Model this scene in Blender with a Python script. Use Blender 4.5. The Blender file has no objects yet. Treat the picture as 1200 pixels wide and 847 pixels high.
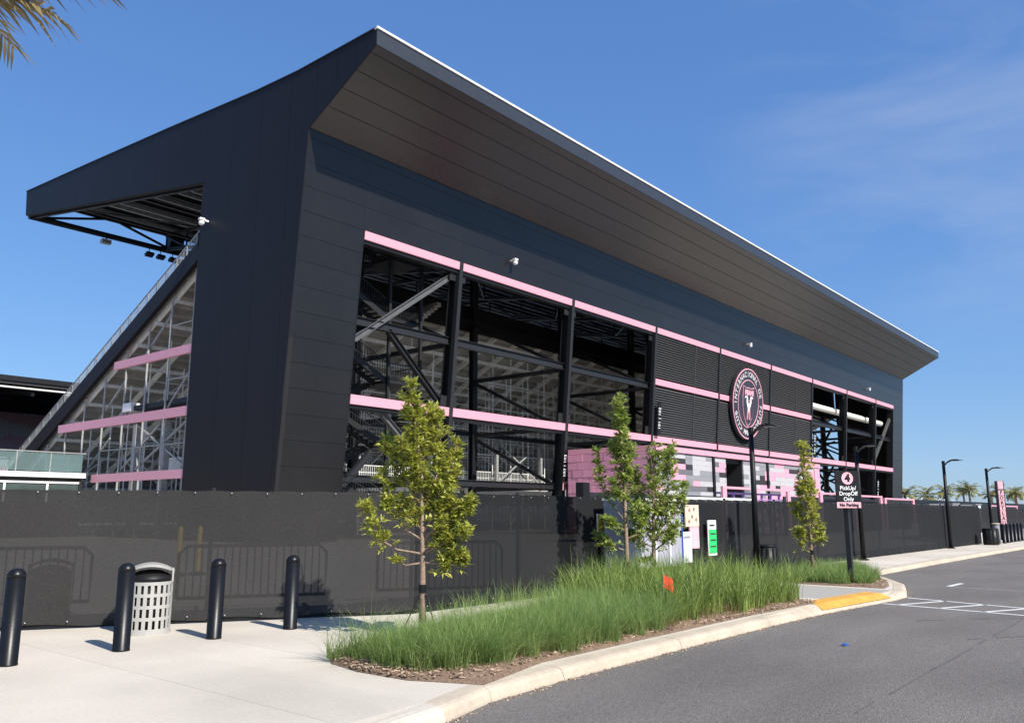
import bpy, math, random
import numpy as np
from mathutils import Vector, Matrix
random.seed(7); RNG = np.random.default_rng(11)
S = bpy.context.scene; COL = S.collection
R = math.radians

# ------------------------------------------------------------------ camera
EYE = 1.55
PITCH, YAW = R(10.30), R(39.86)
cam_d = bpy.data.cameras.new('camera'); cam = bpy.data.objects.new('camera', cam_d); COL.objects.link(cam)
cam.location = (0, 0, EYE)
cam.rotation_euler = (R(90) + PITCH, 0, -(R(90) - YAW))
cam_d.sensor_width = 36; cam_d.lens = 29.13; cam_d.clip_start = 0.05; cam_d.clip_end = 6000
S.camera = cam
# ------------------------------------------------------------------ sky, sun, exposure
SUN_EL, SUN_AZ = R(42), R(187.5)          # azimuth clockwise from +Y of the sun's place
w = bpy.data.worlds.new('World'); S.world = w; w.use_nodes = True
nt = w.node_tree; nt.nodes.clear()
out = nt.nodes.new('ShaderNodeOutputWorld'); bg = nt.nodes.new('ShaderNodeBackground')
sky = nt.nodes.new('ShaderNodeTexSky'); sky.sky_type = 'NISHITA'; sky.sun_disc = False
sky.sun_elevation = SUN_EL; sky.sun_rotation = SUN_AZ
sky.air_density = 1.0; sky.dust_density = 0.25; sky.ozone_density = 5.0; sky.altitude = 0
bg.inputs['Strength'].default_value = 0.10
CLOUD = (0.899, 0.132, 0.418)
# thin cirrus
tc = nt.nodes.new('ShaderNodeTexCoord'); mp = nt.nodes.new('ShaderNodeMapping')
mp.inputs['Scale'].default_value = (1.2, 1.6, 5.5); mp.inputs['Rotation'].default_value = (0.1, 0.12, 0.5)
nz = nt.nodes.new('ShaderNodeTexNoise'); nz.inputs['Scale'].default_value = 1.7; nz.inputs['Detail'].default_value = 7
nz.inputs['Roughness'].default_value = 0.58; nz.inputs['Distortion'].default_value = 0.4
cr = nt.nodes.new('ShaderNodeValToRGB'); cr.color_ramp.elements[0].position = 0.36; cr.color_ramp.elements[1].position = 0.72
cr.color_ramp.elements[1].color = (0.27, 0.27, 0.27, 1)
mx = nt.nodes.new('ShaderNodeMix'); mx.data_type = 'RGBA'; mx.inputs['B'].default_value = (4.2, 4.5, 5.2, 1)
L_ = nt.links.new
L_(tc.outputs['Generated'], mp.inputs['Vector']); L_(mp.outputs['Vector'], nz.inputs['Vector'])
L_(nz.outputs['Fac'], cr.inputs['Fac']); dp = nt.nodes.new('ShaderNodeVectorMath'); dp.operation = 'DOT_PRODUCT'; dp.inputs[1].default_value = CLOUD
L_(tc.outputs['Generated'], dp.inputs[0])
cm = nt.nodes.new('ShaderNodeMapRange'); cm.interpolation_type = 'SMOOTHSTEP'; cm.inputs['From Min'].default_value = .955; cm.inputs['From Max'].default_value = .995
L_(dp.outputs['Value'], cm.inputs['Value'])
cf = nt.nodes.new('ShaderNodeMath'); cf.operation = 'MULTIPLY'; L_(cr.outputs['Color'], cf.inputs[0]); L_(cm.outputs['Result'], cf.inputs[1])
L_(cf.outputs[0], mx.inputs['Factor'])
hs = nt.nodes.new('ShaderNodeHueSaturation'); hs.inputs['Saturation'].default_value = 1.18; hs.inputs['Value'].default_value = 1.12
L_(sky.outputs['Color'], hs.inputs['Color']); sepc = nt.nodes.new('ShaderNodeSeparateColor'); comb = nt.nodes.new('ShaderNodeCombineColor')
L_(hs.outputs['Color'], sepc.inputs['Color'])
for ch, ex, co in (('Red', .54, 1.00), ('Green', .55, 1.28), ('Blue', .455, 2.10)):   # film-like response: holds the horizon back
    pw = nt.nodes.new('ShaderNodeMath'); pw.operation = 'POWER'; pw.inputs[1].default_value = ex
    ml = nt.nodes.new('ShaderNodeMath'); ml.operation = 'MULTIPLY'; ml.inputs[1].default_value = co
    L_(sepc.outputs[ch], pw.inputs[0]); L_(pw.outputs[0], ml.inputs[0]); L_(ml.outputs[0], comb.inputs[ch])
L_(comb.outputs['Color'], mx.inputs['A']); L_(mx.outputs['Result'], bg.inputs['Color']); L_(bg.outputs['Background'], out.inputs['Surface'])
sd = bpy.data.lights.new('sun', 'SUN'); sd.energy = 4.2; sd.angle = R(0.5); sd.color = (1.0, 0.95, 0.87)
sun = bpy.data.objects.new('sun', sd); COL.objects.link(sun)
sdir = Vector((math.sin(SUN_AZ) * math.cos(SUN_EL), math.cos(SUN_AZ) * math.cos(SUN_EL), math.sin(SUN_EL)))
sun.rotation_euler = sdir.to_track_quat('Z', 'Y').to_euler(); sun.location = sdir * 80
S.view_settings.view_transform = 'Standard'; S.view_settings.look = 'None'
S.view_settings.exposure = 0.75; S.view_settings.gamma = 1; S.view_settings.use_curve_mapping = False
S.render.engine = 'CYCLES'

# ------------------------------------------------------------------ materials
def mat(name, col, rough=0.6, metal=0.0, var=0.12, scale=6.0, bump=0.0, bscale=40.0, spec=0.5, island=0.0, big=0.0, bigscale=0.4,
        stretch=None):
    m = bpy.data.materials.new(name); m.use_nodes = True
    n = m.node_tree; b = n.nodes['Principled BSDF']; l = n.links.new
    b.inputs['Roughness'].default_value = rough; b.inputs['Metallic'].default_value = metal
    b.inputs['Specular IOR Level'].default_value = spec
    geo = n.nodes.new('ShaderNodeNewGeometry')
    vec = geo.outputs['Position']
    if stretch:
        mpn = n.nodes.new('ShaderNodeMapping'); mpn.inputs['Scale'].default_value = stretch
        l(vec, mpn.inputs['Vector']); vec = mpn.outputs['Vector']
    nz = n.nodes.new('ShaderNodeTexNoise'); nz.inputs['Scale'].default_value = scale; nz.inputs['Detail'].default_value = 6
    nz.inputs['Roughness'].default_value = 0.6
    l(vec, nz.inputs['Vector'])
    mr = n.nodes.new('ShaderNodeMapRange'); mr.inputs['From Min'].default_value = 0.3; mr.inputs['From Max'].default_value = 0.7
    mr.inputs['To Min'].default_value = 1 - var; mr.inputs['To Max'].default_value = 1 + var
    l(nz.outputs['Fac'], mr.inputs['Value'])
    val = mr.outputs['Result']
    def mult(v2):
        nonlocal val
        q = n.nodes.new('ShaderNodeMath'); q.operation = 'MULTIPLY'; l(val, q.inputs[0]); l(v2, q.inputs[1]); val = q.outputs[0]
    if big:
        n2 = n.nodes.new('ShaderNodeTexNoise'); n2.inputs['Scale'].default_value = bigscale; n2.inputs['Detail'].default_value = 4
        l(vec, n2.inputs['Vector'])
        m2 = n.nodes.new('ShaderNodeMapRange'); m2.inputs['From Min'].default_value = 0.3; m2.inputs['From Max'].default_value = 0.7
        m2.inputs['To Min'].default_value = 1 - big; m2.inputs['To Max'].default_value = 1 + big
        l(n2.outputs['Fac'], m2.inputs['Value']); mult(m2.outputs['Result'])
    if island:
        m3 = n.nodes.new('ShaderNodeMapRange'); m3.inputs['To Min'].default_value = 1 - island; m3.inputs['To Max'].default_value = 1 + island
        l(geo.outputs['Random Per Island'], m3.inputs['Value']); mult(m3.outputs['Result'])
    mixn = n.nodes.new('ShaderNodeVectorMath'); mixn.operation = 'SCALE'; mixn.inputs[0].default_value = col[:3]
    l(val, mixn.inputs['Scale']); l(mixn.outputs['Vector'], b.inputs['Base Color'])
    if bump:
        nb = n.nodes.new('ShaderNodeTexNoise'); nb.inputs['Scale'].default_value = bscale; nb.inputs['Detail'].default_value = 5
        l(vec, nb.inputs['Vector'])
        bp = n.nodes.new('ShaderNodeBump'); bp.inputs['Strength'].default_value = bump; bp.inputs['Distance'].default_value = 0.02
        l(nb.outputs['Fac'], bp.inputs['Height']); l(bp.outputs['Normal'], b.inputs['Normal'])
    return m

def object_random(m, amt):
    """piece-to-piece tone variation by object"""
    n = m.node_tree; b = n.nodes['Principled BSDF']; lk = b.inputs['Base Color'].links[0]; src = lk.from_socket
    oi = n.nodes.new('ShaderNodeObjectInfo'); mr = n.nodes.new('ShaderNodeMapRange')
    mr.inputs['To Min'].default_value = 1 - amt; mr.inputs['To Max'].default_value = 1 + amt
    n.links.new(oi.outputs['Random'], mr.inputs['Value'])
    v = n.nodes.new('ShaderNodeVectorMath'); v.operation = 'SCALE'
    n.links.new(src, v.inputs[0]); n.links.new(mr.outputs['Result'], v.inputs['Scale']); n.links.new(v.outputs['Vector'], b.inputs['Base Color'])
    return m

def leaf_mat(name, c1, c2, trans=0.35, rough=0.45):
    m = bpy.data.materials.new(name); m.use_nodes = True
    n = m.node_tree; l = n.links.new; b = n.nodes['Principled BSDF']; o = n.nodes['Material Output']
    geo = n.nodes.new('ShaderNodeNewGeometry')
    nz = n.nodes.new('ShaderNodeTexNoise'); nz.inputs['Scale'].default_value = 3.0; l(geo.outputs['Position'], nz.inputs['Vector'])
    ad = n.nodes.new('ShaderNodeMath'); ad.operation = 'MULTIPLY_ADD'; ad.inputs[1].default_value = 0.6
    l(geo.outputs['Random Per Island'], ad.inputs[0])
    sb = n.nodes.new('ShaderNodeMath'); sb.operation = 'MULTIPLY_ADD'; sb.inputs[1].default_value = 0.8; sb.inputs[2].default_value = -0.2
    l(nz.outputs['Fac'], sb.inputs[0]); l(sb.outputs[0], ad.inputs[2])
    mx = n.nodes.new('ShaderNodeMix'); mx.data_type = 'RGBA'; mx.inputs['A'].default_value = (*c1, 1); mx.inputs['B'].default_value = (*c2, 1)
    mx.clamp_factor = True
    l(ad.outputs[0], mx.inputs['Factor']); l(mx.outputs['Result'], b.inputs['Base Color'])
    b.inputs['Roughness'].default_value = rough; b.inputs['Specular IOR Level'].default_value = 0.35
    t = n.nodes.new('ShaderNodeBsdfTranslucent'); l(mx.outputs['Result'], t.inputs['Color'])
    ms = n.nodes.new('ShaderNodeMixShader'); ms.inputs['Fac'].default_value = trans
    l(b.outputs['BSDF'], ms.inputs[1]); l(t.outputs['BSDF'], ms.inputs[2]); l(ms.outputs['Shader'], o.inputs['Surface'])
    return m

def mesh_mat(name, col, see=0.2, speck=0.5):
    """woven wind-screen cloth that lets some light through its holes"""
    m = mat(name, col, 0.85, 0, speck, 60, 0, spec=0.2, big=0.10, bigscale=0.9)
    n = m.node_tree; b = n.nodes['Principled BSDF']; o = n.nodes['Material Output']
    t = n.nodes.new('ShaderNodeBsdfTransparent'); ms = n.nodes.new('ShaderNodeMixShader'); ms.inputs['Fac'].default_value = see
    n.links.new(b.outputs['BSDF'], ms.inputs[1]); n.links.new(t.outputs['BSDF'], ms.inputs[2]); n.links.new(ms.outputs['Shader'], o.inputs['Surface'])
    return m

def glass_mat(name, tint, alpha):
    m = bpy.data.materials.new(name); m.use_nodes = True
    n = m.node_tree; b = n.nodes['Principled BSDF']; o = n.nodes['Material Output']
    b.inputs['Base Color'].default_value = (*tint, 1); b.inputs['Roughness'].default_value = 0.04
    t = n.nodes.new('ShaderNodeBsdfTransparent'); t.inputs['Color'].default_value = (0.80, 0.9, 0.88, 1)
    ms = n.nodes.new('ShaderNodeMixShader'); ms.inputs['Fac'].default_value = alpha
    n.links.new(b.outputs['BSDF'], ms.inputs[1]); n.links.new(t.outputs['BSDF'], ms.inputs[2]); n.links.new(ms.outputs['Shader'], o.inputs['Surface'])
    return m

M = {}
M['clad'] = object_random(mat('black_metal_cladding', (0.0105, 0.0095, 0.0095), 0.32, 0.0, 0.10, 2.0, 0.03, 3, spec=0.46, big=0.14, bigscale=0.25), 0.10)
M['clad_end'] = object_random(mat('end_wall_cladding', (0.0150, 0.0125, 0.0145), 0.5, 0.0, 0.08, 2.0, 0.02, 3, spec=0.18), 0.07)
M['soffit'] = object_random(mat('soffit_panels', (0.028, 0.0275, 0.0265), 0.27, 0.0, 0.08, 1.5, 0, 3, spec=0.72), 0.06)
M['fascia'] = mat('fascia_metal', (0.030, 0.034, 0.042), 0.4, 0.0, 0.08, 2)
M['joint'] = mat('joint_shadow_gap', (0.008, 0.008, 0.009), 0.9)
M['trim'] = mat('white_drip_edge', (0.8, 0.8, 0.8), 0.4, 0, 0.05)
M['steel'] = mat('black_painted_steel', (0.010, 0.0105, 0.012), 0.5, 0, 0.2, 3, spec=0.3)
M['steel2'] = mat('charcoal_steel', (0.020, 0.021, 0.023), 0.5, 0, 0.15, 3, spec=0.3)
M['deckmetal'] = mat('dark_roof_deck', (0.02, 0.02, 0.021), 0.7, 0, 0.2, 2)
M['purlin'] = mat('grey_purlin', (0.30, 0.30, 0.29), 0.6, 0, 0.15, 2)
M['galv'] = mat('galvanised_steel', (0.34, 0.34, 0.33), 0.5, 0.2, 0.2, 5)
M['galvdull'] = mat('bright_galvanised_pipe', (0.78, 0.77, 0.73), 0.55, 0.0, 0.15, 5)
M['alu'] = mat('aluminium_seating_underside', (0.38, 0.37, 0.345), 0.6, 0.0, 0.2, 0.8)
M['pink'] = mat('pink_painted_steel', (0.72, 0.33, 0.40), 0.5, 0, 0.04, 4)
M['pinkblock'] = object_random(mat('pink_split_face_block', (0.70, 0.31, 0.42), 0.9, 0, 0.06, 14, 0.5, 9), 0.05)
M['kpink'] = mat('kiosk_pink', (0.70, 0.34, 0.43), 0.7, 0, 0.04)
M['kwhite'] = mat('kiosk_white', (0.46, 0.445, 0.45), 0.7, 0, 0.05)
M['kgrey'] = mat('kiosk_grey', (0.25, 0.25, 0.265), 0.7, 0, 0.05)
M['kmid'] = mat('kiosk_mid_grey', (0.14, 0.14, 0.15), 0.7, 0, 0.05)
M['kdark'] = mat('kiosk_charcoal', (0.03, 0.027, 0.03), 0.7, 0, 0.05)
M['slat'] = mat('louvre_slat_metal', (0.075, 0.075, 0.078), 0.5, 0, 0.1, 2, spec=0.3)
M['duct'] = mat('pale_duct', (0.72, 0.69, 0.63), 0.6)
M['white'] = mat('white_paint', (0.78, 0.78, 0.76), 0.5, 0, 0.05)
M['offwhite'] = mat('offwhite_panel', (0.36, 0.36, 0.40), 0.45, 0, 0.08, 3)
M['black'] = mat('black_paint', (0.009, 0.009, 0.010), 0.5, 0, 0.2, 8, spec=0.25)
M['bollard'] = mat('black_bollard_coat', (0.007, 0.0075, 0.009), 0.36, 0, 0.2, 10, 0.04, 60, spec=0.3)
M['conc'] = mat('pavement_concrete', (0.53, 0.475, 0.395), 0.9, 0, 0.07, 25, 0.3, 120, big=0.13, bigscale=0.55)
object_random(M['conc'], 0.03)
M['kerb'] = mat('kerb_concrete', (0.47, 0.395, 0.30), 0.9, 0, 0.10, 14, 0.3, 90, big=0.12, bigscale=1.5)
M['walk'] = mat('grey_walkway_concrete', (0.34, 0.32, 0.28), 0.9, 0, 0.1, 14, 0.3, 90)
M['asphalt'] = mat('asphalt', (0.166, 0.151, 0.136), 0.9, 0, 0.34, 70, 0.9, 120, big=0.16, bigscale=0.8, stretch=(0.35, 1.0, 1.0), spec=0.3)
M['seam'] = mat('asphalt_seam', (0.095, 0.088, 0.082), 0.9, 0, 0.3, 12)
M['brace'] = mat('grey_brace_steel', (0.10, 0.10, 0.102), 0.5, 0, 0.15, 3, spec=0.3)
M['ground'] = mat('far_ground', (0.16, 0.155, 0.14), 0.95, 0, 0.15, 0.4)
M['yard'] = mat('yard_concrete', (0.42, 0.39, 0.345), 0.9, 0, 0.1, 3)
M['yellow'] = mat('tactile_yellow', (0.62, 0.32, 0.05), 0.75, 0, 0.14, 8, 0.4, 50, big=0.14, bigscale=2)
M['line'] = mat('road_line_paint', (0.62, 0.61, 0.58), 0.7, 0, 0.2, 20)
M['oldline'] = mat('worn_line_paint', (0.25, 0.245, 0.235), 0.8, 0, 0.25, 12)
M['mulch'] = mat('mulch_bed', (0.19, 0.125, 0.082), 0.95, 0, 0.45, 30, 0.9, 40)
M['chips'] = mat('mulch_chips', (0.36, 0.255, 0.175), 0.9, 0, 0.2, 20, island=0.6)
M['screenL'] = mesh_mat('grey_windscreen_cloth', (0.033, 0.0317, 0.031), 0.045, 0.28)
M['screenR'] = mesh_mat('black_windscreen_cloth', (0.0135, 0.014, 0.0155), 0.025, 0.2)
M['bark'] = mat('tree_bark', (0.30, 0.21, 0.15), 0.9, 0, 0.3, 25, 0.5, 60)
M['leafA'] = leaf_mat('yellow_green_leaves', (0.24, 0.29, 0.045), (0.62, 0.60, 0.13), 0.33)
M['leafB'] = leaf_mat('green_leaves', (0.18, 0.27, 0.05), (0.50, 0.55, 0.14), 0.33)
M['grassA'] = leaf_mat('fine_grass', (0.15, 0.26, 0.065), (0.34, 0.43, 0.14), 0.4, 0.6)
M['grassDry'] = leaf_mat('dry_grass', (0.22, 0.17, 0.07), (0.30, 0.24, 0.11), 0.3, 0.7)
M['grassB'] = leaf_mat('tall_grass', (0.10, 0.185, 0.033), (0.38, 0.46, 0.12), 0.38, 0.5)
M['palm'] = leaf_mat('palm_fronds', (0.16, 0.18, 0.06), (0.45, 0.40, 0.16), 0.3, 0.5)
M['palmdry'] = leaf_mat('brown_palm_leaflets', (0.14, 0.13, 0.06), (0.48, 0.37, 0.20), 0.3, 0.5)  # brown leaflet tones of the near palm
M['glass'] = glass_mat('terrace_glass', (0.22, 0.30, 0.30), 0.66)
M['window'] = mat('dark_window_glass', (0.06, 0.085, 0.08), 0.08, 0, 0.2, 1, spec=0.8)
M['bin'] = mat('light_grey_bin', (0.38, 0.37, 0.345), 0.5, 0, 0.06, 10)
M['yellowsign'] = mat('yellow_sign', (0.80, 0.55, 0.05), 0.5)
M['green'] = mat('green_sign', (0.03, 0.55, 0.14), 0.5)
M['blue'] = mat('blue_panel', (0.02, 0.06, 0.28), 0.5)
M['beige'] = mat('beige_notice', (0.68, 0.52, 0.42), 0.6, 0, 0.12, 6)
M['orange'] = mat('orange_plastic', (0.75, 0.09, 0.03), 0.5)
M['tape'] = mat('blue_litter', (0.03, 0.12, 0.42), 0.5)
M['seatpink'] = mat('pink_seats', (0.30, 0.17, 0.20), 0.6)
M['seatgrey'] = mat('grey_seats', (0.28, 0.27, 0.29), 0.6)
M['sigpink'] = mat('sign_pink', (0.80, 0.42, 0.46), 0.5)
M['crestpink'] = mat('crest_pink', (0.80, 0.38, 0.45), 0.5)
M['crestblack'] = mat('crest_black', (0.03, 0.026, 0.036), 0.45)
M['purple'] = mat('purple_rail', (0.32, 0.18, 0.46), 0.5)
M['roofblue'] = mat('pale_blue_roof', (0.45, 0.52, 0.6), 0.5)

# ------------------------------------------------------------------ builders
def tag(o, label=None, cat=None, group=None, kind=None):
    if label: o['label'] = label
    if cat: o['category'] = cat
    if group: o['group'] = group
    if kind: o['kind'] = kind
    return o
def thing(name, loc, label, cat, group=None, rz=0):
    o = bpy.data.objects.new(name, None); COL.objects.link(o); o.location = loc; o.rotation_euler = (0, 0, rz); o.empty_display_size = 0.2
    return tag(o, label, cat, group)
def origin_of(p):
    """world origin of the root a part hangs under (parts are built in world coordinates)"""
    while p is not None and p.parent is not None: p = p.parent
    return Vector(p.location) if p is not None else Vector((0, 0, 0))
class MB:
    def __init__(s): s.v = []; s.f = []
    def add(s, vs, fs):
        n = len(s.v); s.v += [tuple(v) for v in vs]; s.f += [tuple(i + n for i in f) for f in fs]; return s
    def box(s, x0, x1, y0, y1, z0, z1):
        return s.add([(x0,y0,z0),(x1,y0,z0),(x1,y1,z0),(x0,y1,z0),(x0,y0,z1),(x1,y0,z1),(x1,y1,z1),(x0,y1,z1)],
                     [(3,2,1,0),(4,5,6,7),(0,1,5,4),(1,2,6,5),(2,3,7,6),(3,0,4,7)])
    def hexa(s, p):   # 8 points, bottom loop then top loop
        return s.add(p, [(3,2,1,0),(4,5,6,7),(0,1,5,4),(1,2,6,5),(2,3,7,6),(3,0,4,7)])
    def obox(s, o, ax, ay, az, sx, sy, sz):  # centred box with axes
        o = Vector(o); ax = Vector(ax) * sx / 2; ay = Vector(ay) * sy / 2; az = Vector(az) * sz / 2
        return s.hexa([o-ax-ay-az, o+ax-ay-az, o+ax+ay-az, o-ax+ay-az, o-ax-ay+az, o+ax-ay+az, o+ax+ay+az, o-ax+ay+az])
    def bar(s, p, q, w, h, up=(0,0,1)):
        p = Vector(p); q = Vector(q); d = (q - p); L = d.length; d.normalize()
        u = Vector(up); 
        if abs(d.dot(u)) > 0.98: u = Vector((0,1,0))
        r = d.cross(u).normalized(); u = r.cross(d)
        return s.obox((p+q)/2, d, r, u, L, w, h)
    def ibeam(s, p, q, w, h, t=0.03, up=(0,0,1)):
        p = Vector(p); q = Vector(q); d = (q - p); L = d.length; d.normalize()
        u = Vector(up)
        if abs(d.dot(u)) > 0.98: u = Vector((0,1,0))
        r = d.cross(u).normalized(); u = r.cross(d); c = (p+q)/2
        s.obox(c + u*(h/2-t/2), d, r, u, L, w, t); s.obox(c - u*(h/2-t/2), d, r, u, L, w, t)
        return s.obox(c, d, r, u, L, t, h-2*t)
    def tube(s, pts, rads, n=8, cap=True):
        pts = [Vector(p) for p in pts]
        if not hasattr(rads, '__len__'): rads = [rads]*len(pts)
        base = len(s.v); prev = None
        for i, p in enumerate(pts):
            d = (pts[min(i+1,len(pts)-1)] - pts[max(i-1,0)])
            d = d.normalized() if d.length > 1e-9 else Vector((0,0,1))
            u = Vector((0,0,1)) if abs(d.z) < 0.9 else Vector((1,0,0))
            if prev is not None: u = prev
            r = d.cross(u); r = r.normalized() if r.length > 1e-6 else Vector((1,0,0)); u = r.cross(d); prev = u
            for k in range(n):
                a = 2*math.pi*k/n
                s.v.append(tuple(p + (r*math.cos(a) + u*math.sin(a))*rads[i]))
        for i in range(len(pts)-1):
            for k in range(n):
                a = base+i*n+k; b = base+i*n+(k+1)%n
                s.f.append((a, b, b+n, a+n))
        if cap:
            s.f.append(tuple(base+k for k in reversed(range(n)))); e = base+(len(pts)-1)*n; s.f.append(tuple(e+k for k in range(n)))
        return s
    def lathe(s, c, prof, n=20):
        base = len(s.v); cx, cy, cz = c
        for (r, z) in prof:
            for k in range(n):
                a = 2*math.pi*k/n; s.v.append((cx+r*math.cos(a), cy+r*math.sin(a), cz+z))
        for i in range(len(prof)-1):
            for k in range(n):
                a = base+i*n+k; b = base+i*n+(k+1)%n; s.f.append((a, b, b+n, a+n))
        s.f.append(tuple(base+k for k in reversed(range(n)))); e = base+(len(prof)-1)*n; s.f.append(tuple(e+k for k in range(n)))
        return s
    def prism(s, poly, fn, t0, t1):
        """2-D polygon (counter-clockwise seen from t1 side) mapped by fn(u, v, t)"""
        n = len(poly); b = len(s.v)
        s.v += [tuple(fn(u, v, t0)) for u, v in poly] + [tuple(fn(u, v, t1)) for u, v in poly]
        s.f.append(tuple(b+i for i in reversed(range(n)))); s.f.append(tuple(b+n+i for i in range(n)))
        for i in range(n):
            j = (i+1) % n; s.f.append((b+i, b+j, b+n+j, b+n+i))
        return s
    def mesh(s, me, mtx):
        n = len(s.v); s.v += [tuple(mtx @ v.co) for v in me.vertices]
        s.f += [tuple(i+n for i in p.vertices) for p in me.polygons]; return s
    def build(s, name, m, parent=None, smooth=False, origin=None, local=False):
        o0 = Vector((0,0,0)) if local else origin_of(parent) if parent is not None else (Vector(origin) if origin is not None else Vector((0,0,0)))
        me = bpy.data.meshes.new(name)
        me.from_pydata([(a-o0.x, b-o0.y, c-o0.z) for a, b, c in s.v], [], s.f); me.update()
        me.materials.append(m)
        if smooth:
            me.polygons.foreach_set('use_smooth', [True]*len(me.polygons))
        o = bpy.data.objects.new(name, me); COL.objects.link(o)
        if parent is not None: o.parent = parent
        elif origin is not None: o.location = o0
        return o
def np_mesh(name, V, F, m, parent=None):
    """V (n,3), F (m,k) numpy"""
    o0 = origin_of(parent) if parent is not None else Vector((0,0,0))
    V = V - np.array(o0)
    me = bpy.data.meshes.new(name); k = F.shape[1]
    me.vertices.add(len(V)); me.vertices.foreach_set('co', V.astype(np.float32).ravel())
    me.loops.add(F.size); me.loops.foreach_set('vertex_index', F.astype(np.int32).ravel())
    me.polygons.add(len(F)); me.polygons.foreach_set('loop_start', np.arange(0, F.size, k, dtype=np.int32))
    me.polygons.foreach_set('loop_total', np.full(len(F), k, dtype=np.int32))
    me.update(calc_edges=True); me.validate(); me.materials.append(m)
    o = bpy.data.objects.new(name, me); COL.objects.link(o)
    if parent is not None: o.parent = parent
    return o
def copy_tree(o, parent=None):
    c = o.copy(); COL.objects.link(c)
    if parent is not None: c.parent = parent
    for ch in [x for x in bpy.data.objects if x.parent == o]: copy_tree(ch, c)
    return c
def inst(src, name, parent, loc):
    c = src.copy(); c.name = name; COL.objects.link(c); c.parent = parent; c.location = loc; return c
_tc = {}
def text_me(s, size=1.0, bold=0.0, ext=0.01):
    key = (s, size, bold, ext)
    if key in _tc: return _tc[key]
    cu = bpy.data.curves.new('lettering', 'FONT'); cu.body = s; cu.size = size; cu.align_x = 'CENTER'; cu.align_y = 'CENTER'
    cu.extrude = ext; cu.offset = bold; cu.resolution_u = 3
    o = bpy.data.objects.new('lettering', cu)
    me = bpy.data.meshes.new_from_object(o); bpy.data.objects.remove(o)
    _tc[key] = me; return me
def basis(o, r, u):
    r = Vector(r).normalized(); u = Vector(u).normalized(); n = r.cross(u)
    return Matrix(((r.x,u.x,n.x,o[0]),(r.y,u.y,n.y,o[1]),(r.z,u.z,n.z,o[2]),(0,0,0,1)))
def rot2(a): return Matrix.Rotation(a, 4, 'Z')

# ------------------------------------------------------------------ the setting: ground, road, pavement
ground = MB().box(-3000, 3000, -3000, 3000, -0.60, -0.16).build('ground', M['ground']); tag(ground, kind='structure')
KF = [(-40,4.55),(-6,4.75),(4.2,4.90),(5.1,4.97),(5.9,5.18),(7.1,5.25),(9.6,5.28),(12.3,5.28),(14.2,5.22),(15.6,5.10),(17.3,4.93),(18.2,4.93),
      (19.06,5.16),(20.1,5.45),(21.3,6.05),(22.6,6.75),(23.8,7.15),(30.7,7.16),(45,6.95),(80,6.6),(140,6.0)]
def yk(x): return float(np.interp(x, [p[0] for p in KF], [p[1] for p in KF]))
FA = [(-30,32.4),(9.25,9.72),(14.5,9.72),(20,9.56),(29,9.36),(40.5,9.2),(47.4,9.1)]
def yf(x): return float(np.interp(x, [p[0] for p in FA] + [60, 140], [p[1] for p in FA] + [14, 14]))
rp = MB(); pts = [p for p in KF]
xs = sorted(set([p[0] for p in KF]))
for a, b in zip(xs[:-1], xs[1:]):
    rp.hexa([(a,-60,-0.15),(b,-60,-0.15),(b,yk(b)+0.05,-0.15),(a,yk(a)+0.05,-0.15),(a,-60,-0.12),(b,-60,-0.12),(b,yk(b)+0.05,-0.12),(a,yk(a)+0.05,-0.12)])
road = rp.build('road', M['asphalt']); tag(road, kind='structure')
pav = MB().box(-40, 140, 4.0, 4.4, -0.156, -0.153).build('pavement', M['joint']); tag(pav, kind='structure')
kerbo = MB().box(-40, 140, 4.0, 4.3, -0.159, -0.157).build('kerb', M['joint']); tag(kerbo, kind='structure')
def ramp(x):  # kerb height drops at the tactile crossing and where the plaza meets the lot
    if 14.0 < x < 17.5: return -0.095
    if x < 5.0: return -0.035 + 0*x
    return 0.0
edges = [-40,-25,-14,-8,-4,-1.2,1.6,4.2,5.1,5.9,7.1,9.6,12.3,14.05,15.6,17.3,18.2,19.06,20.1,21.3,22.6,23.8,27,30.7,34,38,42,46,52,60,70,85,110,140]
KW = 0.25
def kin(x): return yk(x) + KW
for a, b in zip(edges[:-1], edges[1:]):
    g = 0.004 if (b - a) > 1.0 else 0.0
    za, zb = ramp(a + 0.01), ramp(b - 0.01)
    y0a, y0b = yk(a), yk(b)
    PR = [(-.02,-.2),(-.01,-.10),(.010,-.045),(.035,-.016),(.075,-.003),(.13,.0),(KW,.001),(KW,-.2)]
    k = MB()
    for (x_, y_, dz_) in ((a+g,y0a,za),(b-g,y0b,zb)):
        for (dy_, z_) in PR: k.v.append((x_, y_+dy_, z_ if z_ < -.05 or dy_ >= KW else z_ + dz_*(1-max(dy_,0)/KW)))
    n_ = len(PR)
    for q in range(n_): k.f.append((q, n_+q, n_+(q+1)%n_, (q+1)%n_))
    k.f.append(tuple(reversed(range(n_)))); k.f.append(tuple(range(n_,2*n_)))
    k.build('kerb_stone', M['conc'] if b < 5.2 else M['kerb'], kerbo)
    yb = lambda x: yf(x) + 0.35
    sl = MB(); ya, yb_ = kin(a)+0.006, kin(b)+0.006
    sl.hexa([(a+g,ya,-0.2),(b-g,yb_,-0.2),(b-g,yb(b),-0.2),(a+g,yb(a),-0.2),(a+g,ya,0),(b-g,yb_,0),(b-g,yb(b),0),(a+g,yb(a),0)])
    sl.build('slab', M['walk'] if 14.9 < (a+b)/2 < 18.3 else M['conc'], pav)
yard = MB()
for a, b in zip(edges[:-1], edges[1:]):
    yard.hexa([(a,yf(a)+0.36,-0.2),(b,yf(b)+0.36,-0.2),(b,300,-0.2),(a,300,-0.2),(a,yf(a)+0.36,-0.02),(b,yf(b)+0.36,-0.02),(b,300,-0.02),(a,300,-0.02)])
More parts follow.
